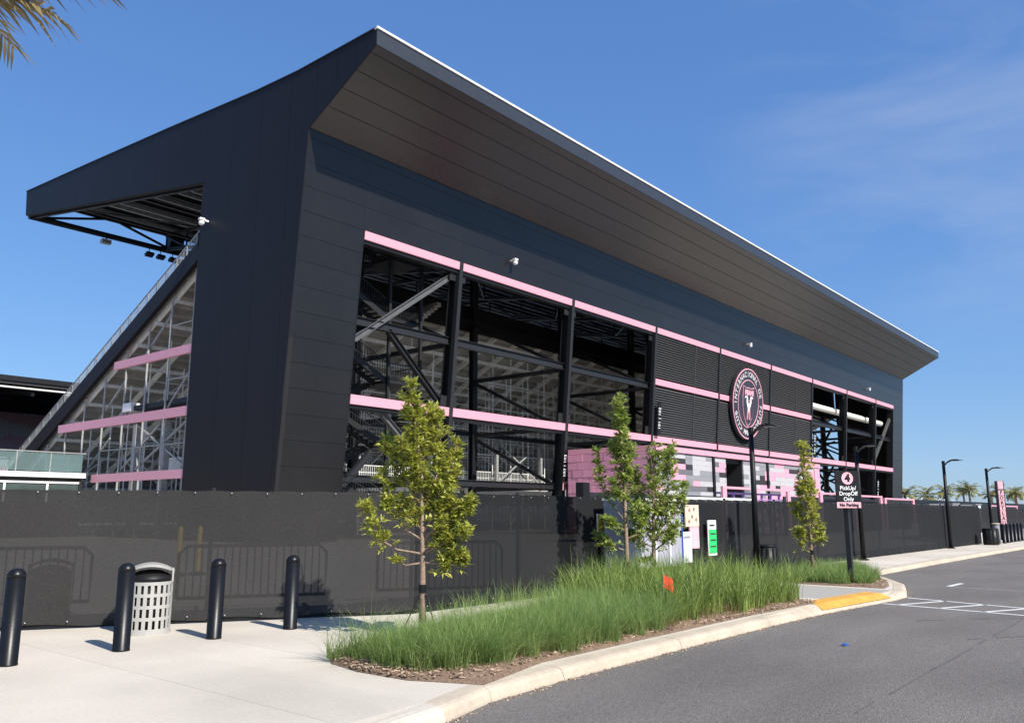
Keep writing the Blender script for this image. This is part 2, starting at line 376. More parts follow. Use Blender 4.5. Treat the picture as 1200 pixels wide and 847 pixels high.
tag(yard.build('service_yard', M['yard']), kind='structure')
# tactile strip lying on the ramp
ty = MB()
pl = [(14.14,0.04),(14.9,KW+0.02),(17.35,KW+0.02),(16.9,0.03)]
def rampz(x, d): 
    return -0.107 + (0.108) * min(max((d-0.03)/(KW-0.03),0),1)
def tz(d): return -.082 + .090*min(d/KW,1)
tx_ = [14.45,15.1,15.7,16.3,16.9,17.35]
for a, b in zip(tx_[:-1], tx_[1:]):
    for d0, d1 in ((.05,.13),(.13,.21),(.21,KW),(KW,.56)):
        sh = (lambda x, d: x + (d-.05)*(.75 if x < 15 else .15))
        P_ = [(sh(a,d0),yk(a)+d0,tz(d0)),(sh(b,d0),yk(b)+d0,tz(d0)),(sh(b,d1),yk(b)+d1,tz(d1)),(sh(a,d1),yk(a)+d1,tz(d1))]
        ty.hexa([(x,y,z-.004) for x,y,z in P_]+[(x,y,z+.002) for x,y,z in P_])
ty.build('tactile_paving', M['yellow'], pav)
# painted lines
pl = MB(); zl = -0.116
def strip(a, b, w, mb):
    a = Vector((*a, zl)); b = Vector((*b, zl)); d = (b-a).normalized(); r = Vector((-d.y, d.x, 0)) * w/2
    mb.hexa([a-r-Vector((0,0,.002)), a+r-Vector((0,0,.002)), b+r-Vector((0,0,.002)), b-r-Vector((0,0,.002)), a-r, a+r, b+r, b-r])
lines = [((16.65,4.92),(15.65,-1.0)), ((18.08,4.90),(16.35,-0.9))]
for a, b in lines: strip(a, b, 0.10, pl)
for i in range(6):
    y = 4.66-.72*i
    strip((16.62-.13*i+.0, y), (17.92-.21*i, y-.53), 0.085, pl)
tag(pl.build('parking_marking', M['line']), kind='structure')
ol = MB(); zl = -0.1155
strip((21.3,4.9),(20.2,-4.0),0.11,ol); strip((26.5,6.6),(25.5,-3),0.10,ol); strip((30,6.7),(29,-3),0.10,ol); strip((34,6.7),(33,-3),0.10,ol)
strip((38,6.7),(37,-3),0.10,ol)
tag(ol.build('worn_marking', M['oldline']), kind='structure')
sp = MB(); zl = -0.1145; strip((21.4,4.87),(22.5,4.83),0.12,sp); tag(sp.build('short_marking', M['line']), kind='structure')

gd = MB()
for i in range(520):
    x = random.uniform(4.5,15.5) if random.random()<.8 else random.uniform(15,40); yq = yk(x)-abs(random.gauss(0,.05))-.012; a = random.uniform(0,3.1); L = random.uniform(.004,.016)
    gd.obox((x,yq,-.114), (math.cos(a),math.sin(a),0), (-math.sin(a),math.cos(a),0), (0,0,1), L*1.6, L, .008)
tag(gd.build('gutter_grit', M['chips']), kind='stuff')
sm = MB(); zl = -.1165
px_ = 5.6
while px_ < 34:
    L = random.uniform(.5,1.6); strip((px_,2.53+random.gauss(0,.012)),(px_+L,2.53+random.gauss(0,.012)),random.uniform(.018,.035),sm); px_ += L+random.choice([.02,.05,.4])
px_ = 12.0
while px_ < 60:
    L = random.uniform(.8,2.5); strip((px_,-.9+random.gauss(0,.02)),(px_+L,-.9+random.gauss(0,.02)),random.uniform(.02,.04),sm); px_ += L+random.choice([.03,.1,.6])
for c0, r_, a0, a1 in (((9.5,-3.0),6.6,.55,1.05),((9.8,-3.0),8.2,.6,1.0),((6.0,-6),11.5,.5,.75)):
    for i in range(14):
        t0 = a0+(a1-a0)*i/14; t1 = a0+(a1-a0)*(i+1)/14
        if random.random() < .25: continue
        strip((c0[0]+r_*math.cos(t0),c0[1]+r_*math.sin(t0)),(c0[0]+r_*math.cos(t1),c0[1]+r_*math.sin(t1)),.05,sm)
tag(sm.build('asphalt_seam', M['seam']), kind='structure')
# planting beds (mulch mounds on the slab)
def mound(name, poly, h):
    mb = MB(); cx = sum(p[0] for p in poly)/len(poly); cy = sum(p[1] for p in poly)/len(poly)
    n = len(poly); rings = [(1.0,0.004),(0.96,h*0.6),(0.8,h),(0.4,h*1.15)]
    for s, z in rings:
        for x, y in poly: mb.v.append((cx+(x-cx)*s, cy+(y-cy)*s, z))
    for i in range(len(rings)-1):
        for k in range(n):
            a = i*n+k; b = i*n+(k+1)%n; mb.f.append((a,b,b+n,a+n))
    mb.f.append(tuple((len(rings)-1)*n+k for k in range(n)))
    return tag(mb.build(name, M['mulch'], smooth=True), kind='structure')
BED1 = [(5.95,5.30),(7.2,5.60),(9.6,5.62),(12.3,5.62),(14.95,5.50),(15.0,8.3),(14.0,8.75),(12,8.85),(10,8.75),(8.4,8.55),(7.0,8.2),(6.1,7.75),(5.74,7.25),(5.62,6.7),(5.64,6.0)]
BED3 = [(18.45,5.42),(19.1,5.50),(20.1,5.80),(21.3,6.40),(22.6,7.08),(23.3,7.35),(22.6,7.9),(21.4,8.3),(18.5,8.3)]
mound('planting_bed', BED1, 0.06); mound('planting_bed', BED3, 0.06)
def inside(poly, x, y):
    c = False; n = len(poly)
    for i in range(n):
        x1,y1 = poly[i]; x2,y2 = poly[(i+1)%n]
        if (y1>y) != (y2>y) and x < (x2-x1)*(y-y1)/(y2-y1)+x1: c = not c
    return c
# wood chips
def chips(poly, n, z):
    xs = [p[0] for p in poly]; ys = [p[1] for p in poly]; mb = MB(); k = 0
    while k < n:
        x = random.uniform(min(xs)-.05,max(xs)); y = random.uniform(min(ys)-.05,max(ys))
        if not inside(poly, x, y): continue
        k += 1; a = random.uniform(0,6.28); L = random.uniform(.02,.07); wd = random.uniform(.008,.02); t = random.uniform(-.35,.35)
        d = Vector((math.cos(a),math.sin(a),t)).normalized(); r = d.cross(Vector((0,0,1))).normalized(); u = r.cross(d)
        dist = min(abs(y-5.5), 0.3)
        mb.obox((x,y,z+random.uniform(-.01,.03)), d, r, u, L, wd, .006)
    return mb
FRONT = [(6.05,5.38),(7.2,5.64),(9.6,5.66),(14.95,5.52),(15.0,6.5),(9.6,6.4),(6.6,7.2),(6.2,7.8),(5.74,7.25),(5.62,6.7),(5.64,6.0)]
tag(chips(FRONT, 5200, 0.035).build('mulch_chips', M['chips']), kind='stuff')
tag(chips([(18.45,5.42),(20.1,5.8),(23.3,7.35),(22.6,7.6),(19,6.1),(18.45,6.1)], 700, 0.04).build('mulch_chips', M['chips']), kind='stuff')

# ------------------------------------------------------------------ grass
def blades(centres, per, h, spread, wid, lean, name, m, segs=3):
    """arching blades from clump centres; centres (n,3) x,y,scale"""
    n = len(centres)*per
    c = np.repeat(centres, per, axis=0)
    ang = RNG.uniform(0, 2*np.pi, n); rr = np.sqrt(RNG.uniform(0,1,n))*spread
    bx = c[:,0]+np.cos(ang)*rr; by = c[:,1]+np.sin(ang)*rr
    az = ang + RNG.normal(0,1.5,n); ln = np.abs(RNG.normal(lean, lean*0.5, n))
    H = h*c[:,2]*RNG.uniform(0.45,1.2,n)
    wv = wid*RNG.uniform(0.6,1.3,n)
    side = np.stack([-np.sin(az+RNG.normal(0,1,n)), np.cos(az), np.zeros(n)],1); side /= np.linalg.norm(side,axis=1)[:,None]
    V = np.zeros((n, segs*2+1, 3))
    for i in range(segs+1):
        t = i/segs
        out_ = H*ln*t**1.8; z = H*(t - 0.35*ln*t**2.5)
        p = np.stack([bx+np.cos(az)*out_, by+np.sin(az)*out_, 0.03+z],1)
        wd = (wv*(1-t*0.85))[:,None]
        if i < segs: V[:,2*i] = p - side*wd/2; V[:,2*i+1] = p + side*wd/2
        else: V[:,2*segs] = p
    base = (np.arange(n)*(segs*2+1))[:,None]
    tris = []
    for i in range(segs-1):
        a=2*i; tris += [(a,a+1,a+3),(a,a+3,a+2)]
    tris.append((2*segs-2,2*segs-1,2*segs))
    F = (base[:,None,:]+np.array(tris)[None]).reshape(-1,3)
    return np_mesh(name, V.reshape(-1,3), F, m)
def scatter(poly, d, jit=0.5):
    xs = [p[0] for p in poly]; ys = [p[1] for p in poly]; out = []
    x = min(xs)
    while x < max(xs):
        y = min(ys)
        while y < max(ys):
            px = x+random.uniform(-jit,jit)*d; py = y+random.uniform(-jit,jit)*d
            if inside(poly, px, py): out.append((px,py,random.uniform(.75,1.2)))
            y += d
        x += d
    if not out: out = [(sum(xs)/len(xs), sum(ys)/len(ys), 1.0)]
    return np.array(out)
FINE = [(5.88,7.35),(5.84,6.7),(5.98,5.95),(6.9,5.74),(8.6,5.76),(10.2,5.80),(10.9,6.0),(11.0,7.4),(10.3,7.75),(9.4,7.45),(8.6,7.15),(7.4,7.0),(6.4,7.0)]
BACK = [(6.5,7.5),(7.4,7.2),(9.4,7.8),(10.8,8.0),(11.2,8.7),(9.9,8.7),(8.4,8.5),(7.0,8.1)]
tag(blades(scatter(FINE,.20), 190, .52, .16, .0058, .8, 'fine_grass', M['grassA']), 'soft fine bright green ornamental grass at the near end of the kerbside bed', 'grass', kind='stuff')
tag(blades(scatter(BACK,.3), 45, .20, .2, .005, .9, 'short_grass', M['grassA']), 'short thin grass between the fine clumps and the pavement strip', 'grass', kind='stuff')
DRY = [(5.9,6.6),(6.0,5.95),(7.0,5.78),(10.2,5.82),(14.6,5.78),(14.7,6.05),(10.2,6.2),(7.2,6.2),(6.3,6.4)]
tag(blades(scatter(DRY,.20), 46, .28, .17, .006, 1.0, 'dry_grass', M['grassDry']), 'straw coloured dry blades at the foot of the fine grass', 'grass', kind='stuff')
TALL = [(10.6,6.0),(11.4,5.80),(13,5.78),(14.4,5.76),(14.75,6.0),(14.85,8.2),(13.5,8.6),(11.6,8.6),(10.9,7.6)]
tag(blades(scatter(TALL,.27), 70, .78, .19, .0155, .45, 'tall_grass', M['grassB'], 4), 'tall coarse green grass in front of the white cabinet', 'grass', kind='stuff')
LOW3 = [(18.6,5.75),(20.1,6.05),(21.3,6.6),(22.9,7.35),(22.2,7.85),(21.3,8.15),(18.7,8.15)]
tag(blades(scatter(LOW3,.24), 120, .40, .15, .010, .6, 'low_grass', M['grassA']), 'low clipped grass in the small bed around the sign post', 'grass', kind='stuff')
FR = [(9.8,9.25),(13.8,9.2),(13.8,9.55),(9.8,9.6)]
tag(blades(scatter(FR,.24), 22, .45, .12, .007, .5, 'verge_grass', M['grassA']), 'sparse wispy grass along the foot of the dark fence', 'grass', kind='stuff')
ED = [(14.8,5.7),(15.05,5.75),(15.05,6.6),(14.8,6.6)]
tag(blades(scatter(ED,.17), 30, .75, .1, .011, .3, 'edge_grass', M['grassB'], 4), 'loose tufts of tall grass beside the grey crossing', 'grass', kind='stuff')

# ------------------------------------------------------------------ grandstand
LN, Y0 = 0.0834, 36.56
XA, XB = 24.73, 136.0
OA, OB = 29.0, 131.0
XC = [37 + 12.2*k for k in range(8)]
def FY(z): return Y0 - LN*z
def FP(x, z, off=0.0): return (x, FY(z) - off, z)          # off > 0 = towards the street
UPV = Vector((0, -LN, 1)).normalized(); NRM = Vector((0, -1, -LN)).normalized(); XV = Vector((1,0,0))
gs = thing('grandstand', (80, 45, 0), 'huge black football grandstand with pink bands, open steel frame and a flared roof', 'grandstand')
def fslab(mb, x0, x1, z0, z1, o0, o1):
    return mb.hexa([FP(x0,z0,o1),FP(x1,z0,o1),FP(x1,z0,o0),FP(x0,z0,o0),FP(x0,z1,o1),FP(x1,z1,o1),FP(x1,z1,o0),FP(x0,z1,o0)])
bk = MB(); fslab(bk, XA+.05, OA-.01, 0, 21.68, -0.30, -0.05); fslab(bk, OA+.0, OB-.0, 17.24, 21.68, -0.301, -0.051); fslab(bk, OB+.01, XB-.05, 0, 21.68, -0.30, -0.05)
bk.build('backing_wall', M['joint'], gs)
ZJ = [0.0] + [17.22-1.335*k for k in range(12,0,-1)] + [17.22, 18.555, 19.89, 21.225, 21.70]
G = 0.008
def panel(x0, x1, z0, z1, m=M['clad']):
    fslab(MB(), x0+.003, x1-.003, z0+G, z1-G, -0.05, 0.0).build('cladding_panel', m, gs)
for z0, z1 in zip(ZJ[:-1], ZJ[1:]):
    panel(XA, OA, z0, z1); panel(OB, XB, z0, z1)
    if z0 > 17:
        xs = [OA, 37] + [37+6.1*i for i in range(1,15)] + [OB]
        for a, b in zip(xs[:-1], xs[1:]): panel(a, b, z0, z1)
# soffit
SA, SB = Vector((0,29.47,24.51)), Vector((0,34.75,21.71))
sn = Vector((0,-(SB.z-SA.z),(SB.y-SA.y))); sn = Vector((0, -2.80, -5.28)).normalized()   # faces down and out
ts = [0,.085,.29,.5,.72,1]
def sp_(x, t, off): v = SA.lerp(SB, t) + sn*off; return (x, v.y, v.z)
sb = MB(); sb.hexa([sp_(XA+.05,0,-.05),sp_(XB-.05,0,-.05),sp_(XB-.05,1,-.05),sp_(XA+.05,1,-.05),sp_(XA+.05,0,-.2),sp_(XB-.05,0,-.2),sp_(XB-.05,1,-.2),sp_(XA+.05,1,-.2)])
sb.build('soffit_backing', M['joint'], gs)
sx = [XA] + [37+6.1*i for i in range(-1,16)] + [XB]
for t0, t1 in zip(ts[:-1], ts[1:]):
    for a, b in zip(sx[:-1], sx[1:]):
        e = .003
        MB().hexa([sp_(a+.002,t0+e,0),sp_(b-.002,t0+e,0),sp_(b-.002,t1-e,0),sp_(a+.002,t1-e,0),sp_(a+.002,t0+e,-.05),sp_(b-.002,t0+e,-.05),sp_(b-.002,t1-e,-.05),sp_(a+.002,t1-e,-.05)]).build('soffit_panel', M['soffit'], gs)
for a, b in zip(sx[:-1], sx[1:]):
    MB().box(a+.006,b-.006,29.44,29.52,24.50,25.36).build('fascia_panel', M['fascia'], gs)
MB().box(XA-.05,XB+.05,29.36,29.60,25.36,25.47).build('eave_trim', M['trim'], gs)
# roof top profile and roof lid
TOP = [(29.5,25.40),(32.2,25.40),(36,25.41),(40,25.62),(45,26.04),(50,26.46),(62,27.38),(74.3,28.27)]
def zt(y): return float(np.interp(y, [p[0] for p in TOP], [p[1] for p in TOP]))
lid = MB(); ysl = [29.55,32.2,36,40,45,50,56,62,68,74.1]
for a, b in zip(ysl[:-1], ysl[1:]):
    lid.hexa([(XA+.1,a,zt(a)-.30),(XB-.1,a,zt(a)-.30),(XB-.1,b,zt(b)-.30),(XA+.1,b,zt(b)-.30),(XA+.1,a,zt(a)-.06),(XB-.1,a,zt(a)-.06),(XB-.1,b,zt(b)-.06),(XA+.1,b,zt(b)-.06)])
lid.build('roof_sheet', M['deckmetal'], gs)
def zu(y): return 21.45 + 0.162*(y-45.5)      # bottom chord plane of the roof trusses
y = 36.3; i = 0
while y < 73.5:
    MB().box(XA+.3, XB-.3, y-.11, y+.11, zt(y)-.62, zt(y)-.33).build('roof_purlin', M['purlin'] if i % 3 else M['steel2'], gs); y += 1.45; i += 1
fr = [XA+.7] + XC + [XB-.7]
for x in fr:
    MB().bar((x,35.6,zu(35.6)+.1),(x,73.9,zu(73.9)+.1),.24,.30).build('truss_chord', M['steel'], gs)
    MB().bar((x,36,zt(36)-.8),(x,73.9,zt(73.9)-.75),.24,.30).build('truss_chord', M['steel'], gs)
    ys_ = [36.2,41,45.2,50,55,60,65,70,73.8]
    for a, b in zip(ys_[:-1], ys_[1:]):
        MB().bar((x,a,zu(a)+.2),(x,b,zt(b)-.9),.13,.15).build('truss_web', M['steel'], gs)
        MB().bar((x,b,zu(b)+.2),(x,b,zt(b)-.9),.12,.14).build('truss_web', M['steel'], gs)
for y in (45.2,55,65):
    MB().bar((XA+.7,y,zu(y)+.1),(XB-.7,y,zu(y)+.1),.16,.2).build('truss_tie', M['steel'], gs)
for a, b in zip(fr[:-1], fr[1:]):
    MB().bar((a,45.2,zu(45.2)+.05),(b,55,zu(55)+.05),.1,.1).build('plan_brace', M['steel2'], gs)
    MB().bar((a,65,zu(65)+.05),(b,55,zu(55)+.05),.1,.1).build('plan_brace', M['steel2'], gs)
MB().tube([(XA+.3,74,26.12),(XB-.3,74,26.12)], .27, 8).build('front_chord', M['steel'], gs)
MB().box(XA+.2,XB-.2,73.8,74.05,27.5,27.95).build('front_edge_beam', M['steel'], gs)
xx = 25.9
while xx < XB-7:
    MB().bar((xx,74,26.2),(xx+5.7,74,27.7),.16,.2).build('front_brace', M['steel'], gs)
    MB().bar((xx+6.3,74,27.7),(xx+12,74,26.2),.16,.2).build('front_brace', M['steel'], gs); xx += 12.2
# end walls: vertical panels cut to the profile
def zlow(y):
    if y <= 34.75: return float(np.interp(y, [29.47,34.75],[24.51,21.70]))
    if y <= Y0: return max((Y0-y)/LN, 0.0)
    if y <= 45.2: return 0.0
    return float(np.interp(y,[45.2,73.94],[21.40,26.07]))
cuts = [29.47,31.0,32.6,34.2,36.56,39.3,42.25,45.2,48.3,51.4,54.5,57.6,60.7,63.8,66.9,70.0,73.94]
brk = [34.75,32.2,36,40,45,50,62]
def endwall(xo, sgn, each):
    allp = []
    for a, b in zip(cuts[:-1], cuts[1:]):
        g = .009
        yy = [a+g] + sorted([q for q in brk if a+g < q < b-g]) + [b-g]
        up = [(q, zt(q)) for q in yy]; lo = [(q, zlow(q+ (1e-4 if q==a+g else -1e-4))) for q in yy]
        if a < 34.75 < b: lo = [(q, zlow(q)) for q in yy]
        if abs(b-73.94) < .01: up[-1] = (74.28, 28.24)
        poly = lo + up[::-1]
        fn = (lambda u, v, t: (t, u, v))
        mb = MB(); mb.prism(poly, fn, xo+.05 if sgn<0 else xo-.05, xo)
        if each: mb.build('end_panel', M['clad_end'], gs)
        allp.append(poly)
    full = MB()
    lo = [(29.5,24.53),(34.77,21.72),(Y0-.02,0.0),(45.17,0.0),(45.17,21.38),(73.9,26.05)]; up = [(74.2,28.2),(62,27.32),(50,26.40),(45,25.98),(40,25.56),(36,25.35),(32.2,25.34),(29.55,25.33)]
    full.prism(lo+up, lambda u,v,t:(t,u,v), xo+.06 if sgn<0 else xo-.30, xo+.30 if sgn<0 else xo-.06)
    full.build('end_wall', M['joint'] if each else M['clad_end'], gs)
    tr = MB()
    for (y0,z0),(y1,z1) in zip(TOP[:-1],TOP[1:]):
        tr.bar((xo+.1,y0,z0+.03),(xo+.1,y1,z1+.03),.30,.06)
    tr.build('verge_trim', M['steel2'], gs)
endwall(XA, -1, True); endwall(XB, 1, False)
MB().box(XA-.01,XA+.25,45.205,45.32,0,21.3).build('wall_jamb', M['clad_end'], gs)
MB().hexa([FP(OA,0,-.9),FP(OA+.06,0,-.9),FP(OA+.06,0,.01),FP(OA,0,.01),FP(OA,17.2,-.9),FP(OA+.06,17.2,-.9),FP(OA+.06,17.2,.01),FP(OA,17.2,.01)]).build('opening_jamb', M['steel'], gs)
MB().hexa([FP(OB-.06,0,-.9),FP(OB,0,-.9),FP(OB,0,.01),FP(OB-.06,0,.01),FP(OB-.06,17.2,-.9),FP(OB,17.2,-.9),FP(OB,17.2,.01),FP(OB-.06,17.2,.01)]).build('opening_jamb', M['steel'], gs)
# outer frame: columns, mullions, pink bands
bays = [OA] + XC + [OB]
for x in XC:
    MB().ibeam(FP(x+.12,0,-.55), FP(x+.12,19.6,-.55), .50, .62, .04, up=(0,1,0)).build('column', M['steel'], gs)
    fslab(MB(), x-.15, x+.15, 0, 17.22, -.22, .10).build('mullion', M['steel2'], gs)
    for z in (7.95, 16.0):
        for s in (-1,1):
            fslab(MB(), x+s*.45-.26, x+s*.45+.26, z, z+.75, -.26, -.20).build('gusset_plate', M['steel2'], gs)
for k, (a, b) in enumerate(zip(bays[:-1], bays[1:])):
    a2 = a + (.16 if k else .07); b2 = b - (.16 if k < len(bays)-2 else .07)
    for z0, z1 in ((7.43,7.95),(16.72,17.20)):
        fslab(MB(), a2, b2, z0, z1, -.20, .06).build('pink_band', M['pink'], gs)
        fslab(MB(), a2, b2, z0-.22, z0-.003, -.5, -.06).build('band_bearer', M['steel'], gs)
    if 3 <= k <= 5:
        fslab(MB(), a2, b2, 12.30, 12.80, -.20, .06).build('pink_band', M['pink'], gs)
        fslab(MB(), a2, b2, 7.96, 16.71, -.30, -.26).build('louvre_backing', M['joint'], gs)
        proto = None; zz = 8.06
        while zz < 16.62:
            if not (12.12 < zz < 12.80):
                if proto is None:
                    L = b2-a2; mb = MB()
                    mb.hexa([(-L/2,-.02,-.085),(L/2,-.02,-.085),(L/2,.0,-.085),(-L/2,.0,-.085),(-L/2,.14,.095),(L/2,.14,.095),(L/2,.16,.095),(-L/2,.16,.095)])
                    me = mb.build('louvre_slat', M['slat'], gs, local=True); me.location = Vector(((a2+b2)/2, FY(zz)-.06+.08, zz+.09)) - Vector(gs.location); proto = me
                else: inst(proto, 'louvre_slat', gs, Vector(((a2+b2)/2, FY(zz)-.06+.08, zz+.09)) - Vector(gs.location))
            zz += .205
        xm = (a2+b2)/2 + 1.2
        fslab(MB(), xm-.03, xm+.03, 7.97, 12.28, -.16, .045).build('louvre_rib', M['slat'], gs)
        fslab(MB(), xm-.031, xm+.029, 12.82, 16.7, -.16, .045).build('louvre_rib', M['slat'], gs)
    else:
        MB().ibeam(FP(a2,12.2,-.5), FP(b2,12.2,-.5), .3, .5).build('longitudinal_beam', M['steel2'], gs)
        MB().ibeam(FP(a2,3.4,-.5), FP(b2,3.4,-.5), .25, .4).build('longitudinal_beam', M['steel2'], gs)
# chevron bracing in the first and last bays
for (p, q, m) in [((36.7,16.4),(29.3,11.1),'brace'),((31.8,12.0),(36.6,8.1),'steel2'),((36.6,3.6),(31.5,7.4),'brace'),((29.4,3.0),(31.2,4.9),'steel2'),
                  ((122.8,8.1),(130.7,15.2),'brace'),((122.8,12.2),(130.7,12.0),'steel2')]:
    MB().ibeam(FP(p[0],p[1],-.45), FP(q[0],q[1],-.45), .3, .34).build('diagonal_brace', M[m], gs)
# transverse frames
YI = 45.2
for x in XC + [30.2, 129.5]:
    MB().ibeam((x,YI,0),(x,YI,zu(YI)), .5,.5,.04, up=(0,1,0)).build('inner_column', M['steel'], gs)
    for z in (12.0, 7.6, 3.3):
        MB().bar((x,FY(z)+.9,z),(x,YI-.26,z), .2,.3).build('transverse_beam', M['steel'], gs)
    for (zi, zo) in ((16.6,12.4),(11.8,7.9),(7.3,3.5)):
        MB().bar((x+.0,YI-.25,zi),(x+.0,FY(zo)+.85,zo), .18,.24).build('transverse_brace', M['steel'], gs)
xin = [30.2]+XC+[129.5]
for a, b in zip(xin[:-1], xin[1:]):
    for z in (16.9, 7.7, 3.6):
        MB().ibeam((a+.26,YI,z),(b-.26,YI,z),.22,.35).build('inner_beam', M['steel'], gs)
# stair tower in the first bay
st = MB().box(33.4,36.2,38.0,40.6,-.0,.12).build('staircase', M['steel2'], gs)
for k in range(5):
    z = 1.7 + 3.9*k
    MB().box(33.5,36.0,37.9,40.7,z-.16,z).build('landing', M['steel2'], st)
    MB().box(27.4,29.3,37.9,40.7,z+1.78,z+1.94).build('landing', M['steel2'], st)
    for yy, d in ((38.5,1),(40.1,-1)):
        zz0, zz1 = (z, z+1.94) if d > 0 else (z+3.9, z+1.94)
        f = MB()
        for i in range(11):
            t = i/11; x = 33.5 - 4.2*t; zt_ = zz0+(zz1-zz0)*(t+.06)
            f.box(x-.34,x,yy-.55,yy+.55,zt_-.03,zt_)
        for s in (-.58,.58): f.bar((33.5,yy+s,zz0-.12),(29.3,yy+s,zz1-.12),.05,.34)
        f.build('flight', M['steel2'], st)
        rl = MB()
        for s in (-.58,.58):
            rl.bar((33.5,yy+s,zz0+1.05),(29.3,yy+s,zz1+1.05),.05,.05)
            for i in range(22):
                t = i/21; x = 33.5-4.2*t; zb = zz0+(zz1-zz0)*t; rl.box(x-.012,x+.012,yy+s-.012,yy+s+.012,zb,zb+1.05)
        rl.build('balusters', M['steel2'], st)
    g = MB()
    for (p, q) in (((33.5,37.95),(36.0,37.95)),((36.0,37.95),(36.0,40.65))):
        g.bar((*p,z+1.07),(*q,z+1.07),.06,.06); n = 18
        for i in range(n+1):
            x = p[0]+(q[0]-p[0])*i/n; yq = p[1]+(q[1]-p[1])*i/n; g.box(x-.014,x+.014,yq-.014,yq+.014,z,z+1.05)
    g.build('guard_rail', M['steel2'], st)
for (x,yq) in ((33.45,37.8),(36.1,37.8),(33.45,40.8),(36.1,40.8)):
    MB().box(x-.09,x+.09,yq-.09,yq+.09,0,18.4).build('stair_post', M['steel2'], st)
# seating deck: stepped, with rakers
ZR0, ZR1, YR0, YR1 = 16.9, 2.6, 45.9, 75.2
nrow = 34; dk = MB()
dy = (YR1-YR0)/nrow; dz = (ZR0-ZR1)/nrow
prof = []
for i in range(nrow):
    yq = YR0+i*dy; zq = ZR0-i*dz
    dk.box(XA+.5,XB-.5,yq,yq+dy+.05,zq-.05,zq); dk.box(XA+.5,XB-.5,yq+dy-.02,yq+dy+.03,zq-dz-.02,zq-.052)
dk.build('seating_deck', M['alu'], gs)
MB().box(XA+.5,XB-.5,45.62,45.75,16.2,18.3).build('added_dark_panel', M['steel'], gs)  # added dark panel, closes the sky gap above the deck
rs = (ZR0-ZR1)/(YR1-YR0)
MB().box(98,XB-.32,45.3,45.5,16.9,25.2).build('added_dark_panel', M['steel'], gs)  # added dark sheet up to the roof, keeps the far bays dark
for cz in (12.1, 6.3):
    for (yq, zq) in ((45.4,cz+3.2),(49.4,cz+3.2),(45.4,cz-2.9),(49.6,cz-2.9),(45.3,cz+.5),(50,cz-.4)):
        MB().bar((XB-1.2,47.3,cz),(XB-1.2,yq,zq),.3,.30).build('end_brace', M['steel'], gs)
MB().bar((XB-1.25,47.3,0),(XB-1.25,47.3,15.6),.3,.42).build('end_post', M['steel'], gs)
MB().bar((XB-1.25,49.9,0),(XB-1.25,49.9,14.2),.3,.42).build('end_post', M['steel'], gs)
for x in [XA+.8+3.05*i for i in range(37)]:
    MB().bar((x,YR0,ZR0-.45),(x,YR1,ZR1-.45),.12,.42).build('raker', M['galvdull'], gs)
for j in range(12):
    yq = 46.6+2.3*j; zq = ZR0-(yq-YR0)*rs-.75
    MB().box(XA+.6,XB-.6,yq-.05,yq+.05,zq-.12,zq+.1).build('deck_joist', M['galvdull'], gs)
MB().bar((XA+.16,YR0-.6,ZR0-.05+.6*rs),(XA+.16,72.6,ZR0-.05-(72.6-YR0)*rs),.3,1.05).build('stringer', M['clad_end'], gs)
MB().bar((XB-.16,YR0-.6,ZR0-.05+.6*rs),(XB-.16,72.6,ZR0-.05-(72.6-YR0)*rs),.3,1.05).build('stringer', M['clad_end'], gs)
rail = MB().bar((XA+.2,YR0-.3,ZR0+1.45+.3*rs),(XA+.2,72.6,ZR0+1.45-(72.6-YR0)*rs),.06,.06).build('side_rail', M['galv'], gs)
for i in range(24):
    yq = YR0+i*1.14; zq = ZR0-(yq-YR0)*rs
    MB().box(XA+.17,XA+.23,yq-.03,yq+.03,zq+.3,zq+1.45).build('rail_post', M['galv'], rail)
pk = MB()
for i in range(170):
    yq = YR0+i*.157; zq = ZR0-(yq-YR0)*rs; pk.box(XA+.19,XA+.21,yq-.022,yq+.022,zq+.5,zq+1.42)
tag(pk.build('pickets', M['galv'], rail), kind='stuff')
# side bands at the open end, posts and braces
for (ya, yb, z0, z1) in ((45.25,55.2,10.86,11.38),(45.25,63.2,7.12,7.68),(45.25,57.2,3.48,4.0)):
    MB().box(XA+.02,XA+.22,ya,yb,z0,z1).build('pink_side_band', M['pink'], gs)
def zdeck(y): return ZR0-(y-YR0)*rs-.6
for yq in (46.2,48.9,51.6,54.4,57.3,60.2,63.0,66.0):
    MB().tube([(XA+.5,yq,0),(XA+.5,yq,zdeck(yq))],.07,8).build('end_post', M['galv'], gs)
for (a, b) in (((52.6,7.1),(46.0,4.1)),((46.0,7.1),(52.6,4.1)),((48.9,7.8),(46.3,10.0)),((54.4,4.2),(49.5,7.0)),((60.2,3.8),(56.2,6.4)),((58,7.8),(54.4,10.3)),((52.4,11.4),(48.9,14.0))):
    MB().bar((XA+.62,*a),(XA+.62,*b),.10,.12).build('end_brace', M['galv'], gs)
for z, ye in ((13.0,48.9),(9.6,48.9),(5.6,57.3)):
    MB().tube([(XA+.5,45.4,z),(XA+.5,ye,z)],.045,6).build('end_ledger', M['galv'], gs)
MB().box(XA+.6,XA+2.2,45.5,53.5,8.05,8.35).build('side_gantry', M['steel2'], gs)
MB().box(XA+.4,XA+1.2,53.2,54.3,8.0,8.55).build('side_box', M['white'], gs)
MB().box(XA+.3,XA+.7,45.4,66,2.55,2.72).build('base_beam', M['galv'], gs)
for yq in (48.9, 52.6):
    MB().box(XA+.5,XA+.9,yq-.2,yq+.2,0,7.1).build('end_pier', M['galv'], gs)
MB().box(XA+1.5,XA+2.6,48.4,50.3,4.0,4.9).build('condenser_unit', M['galvdull'], gs)
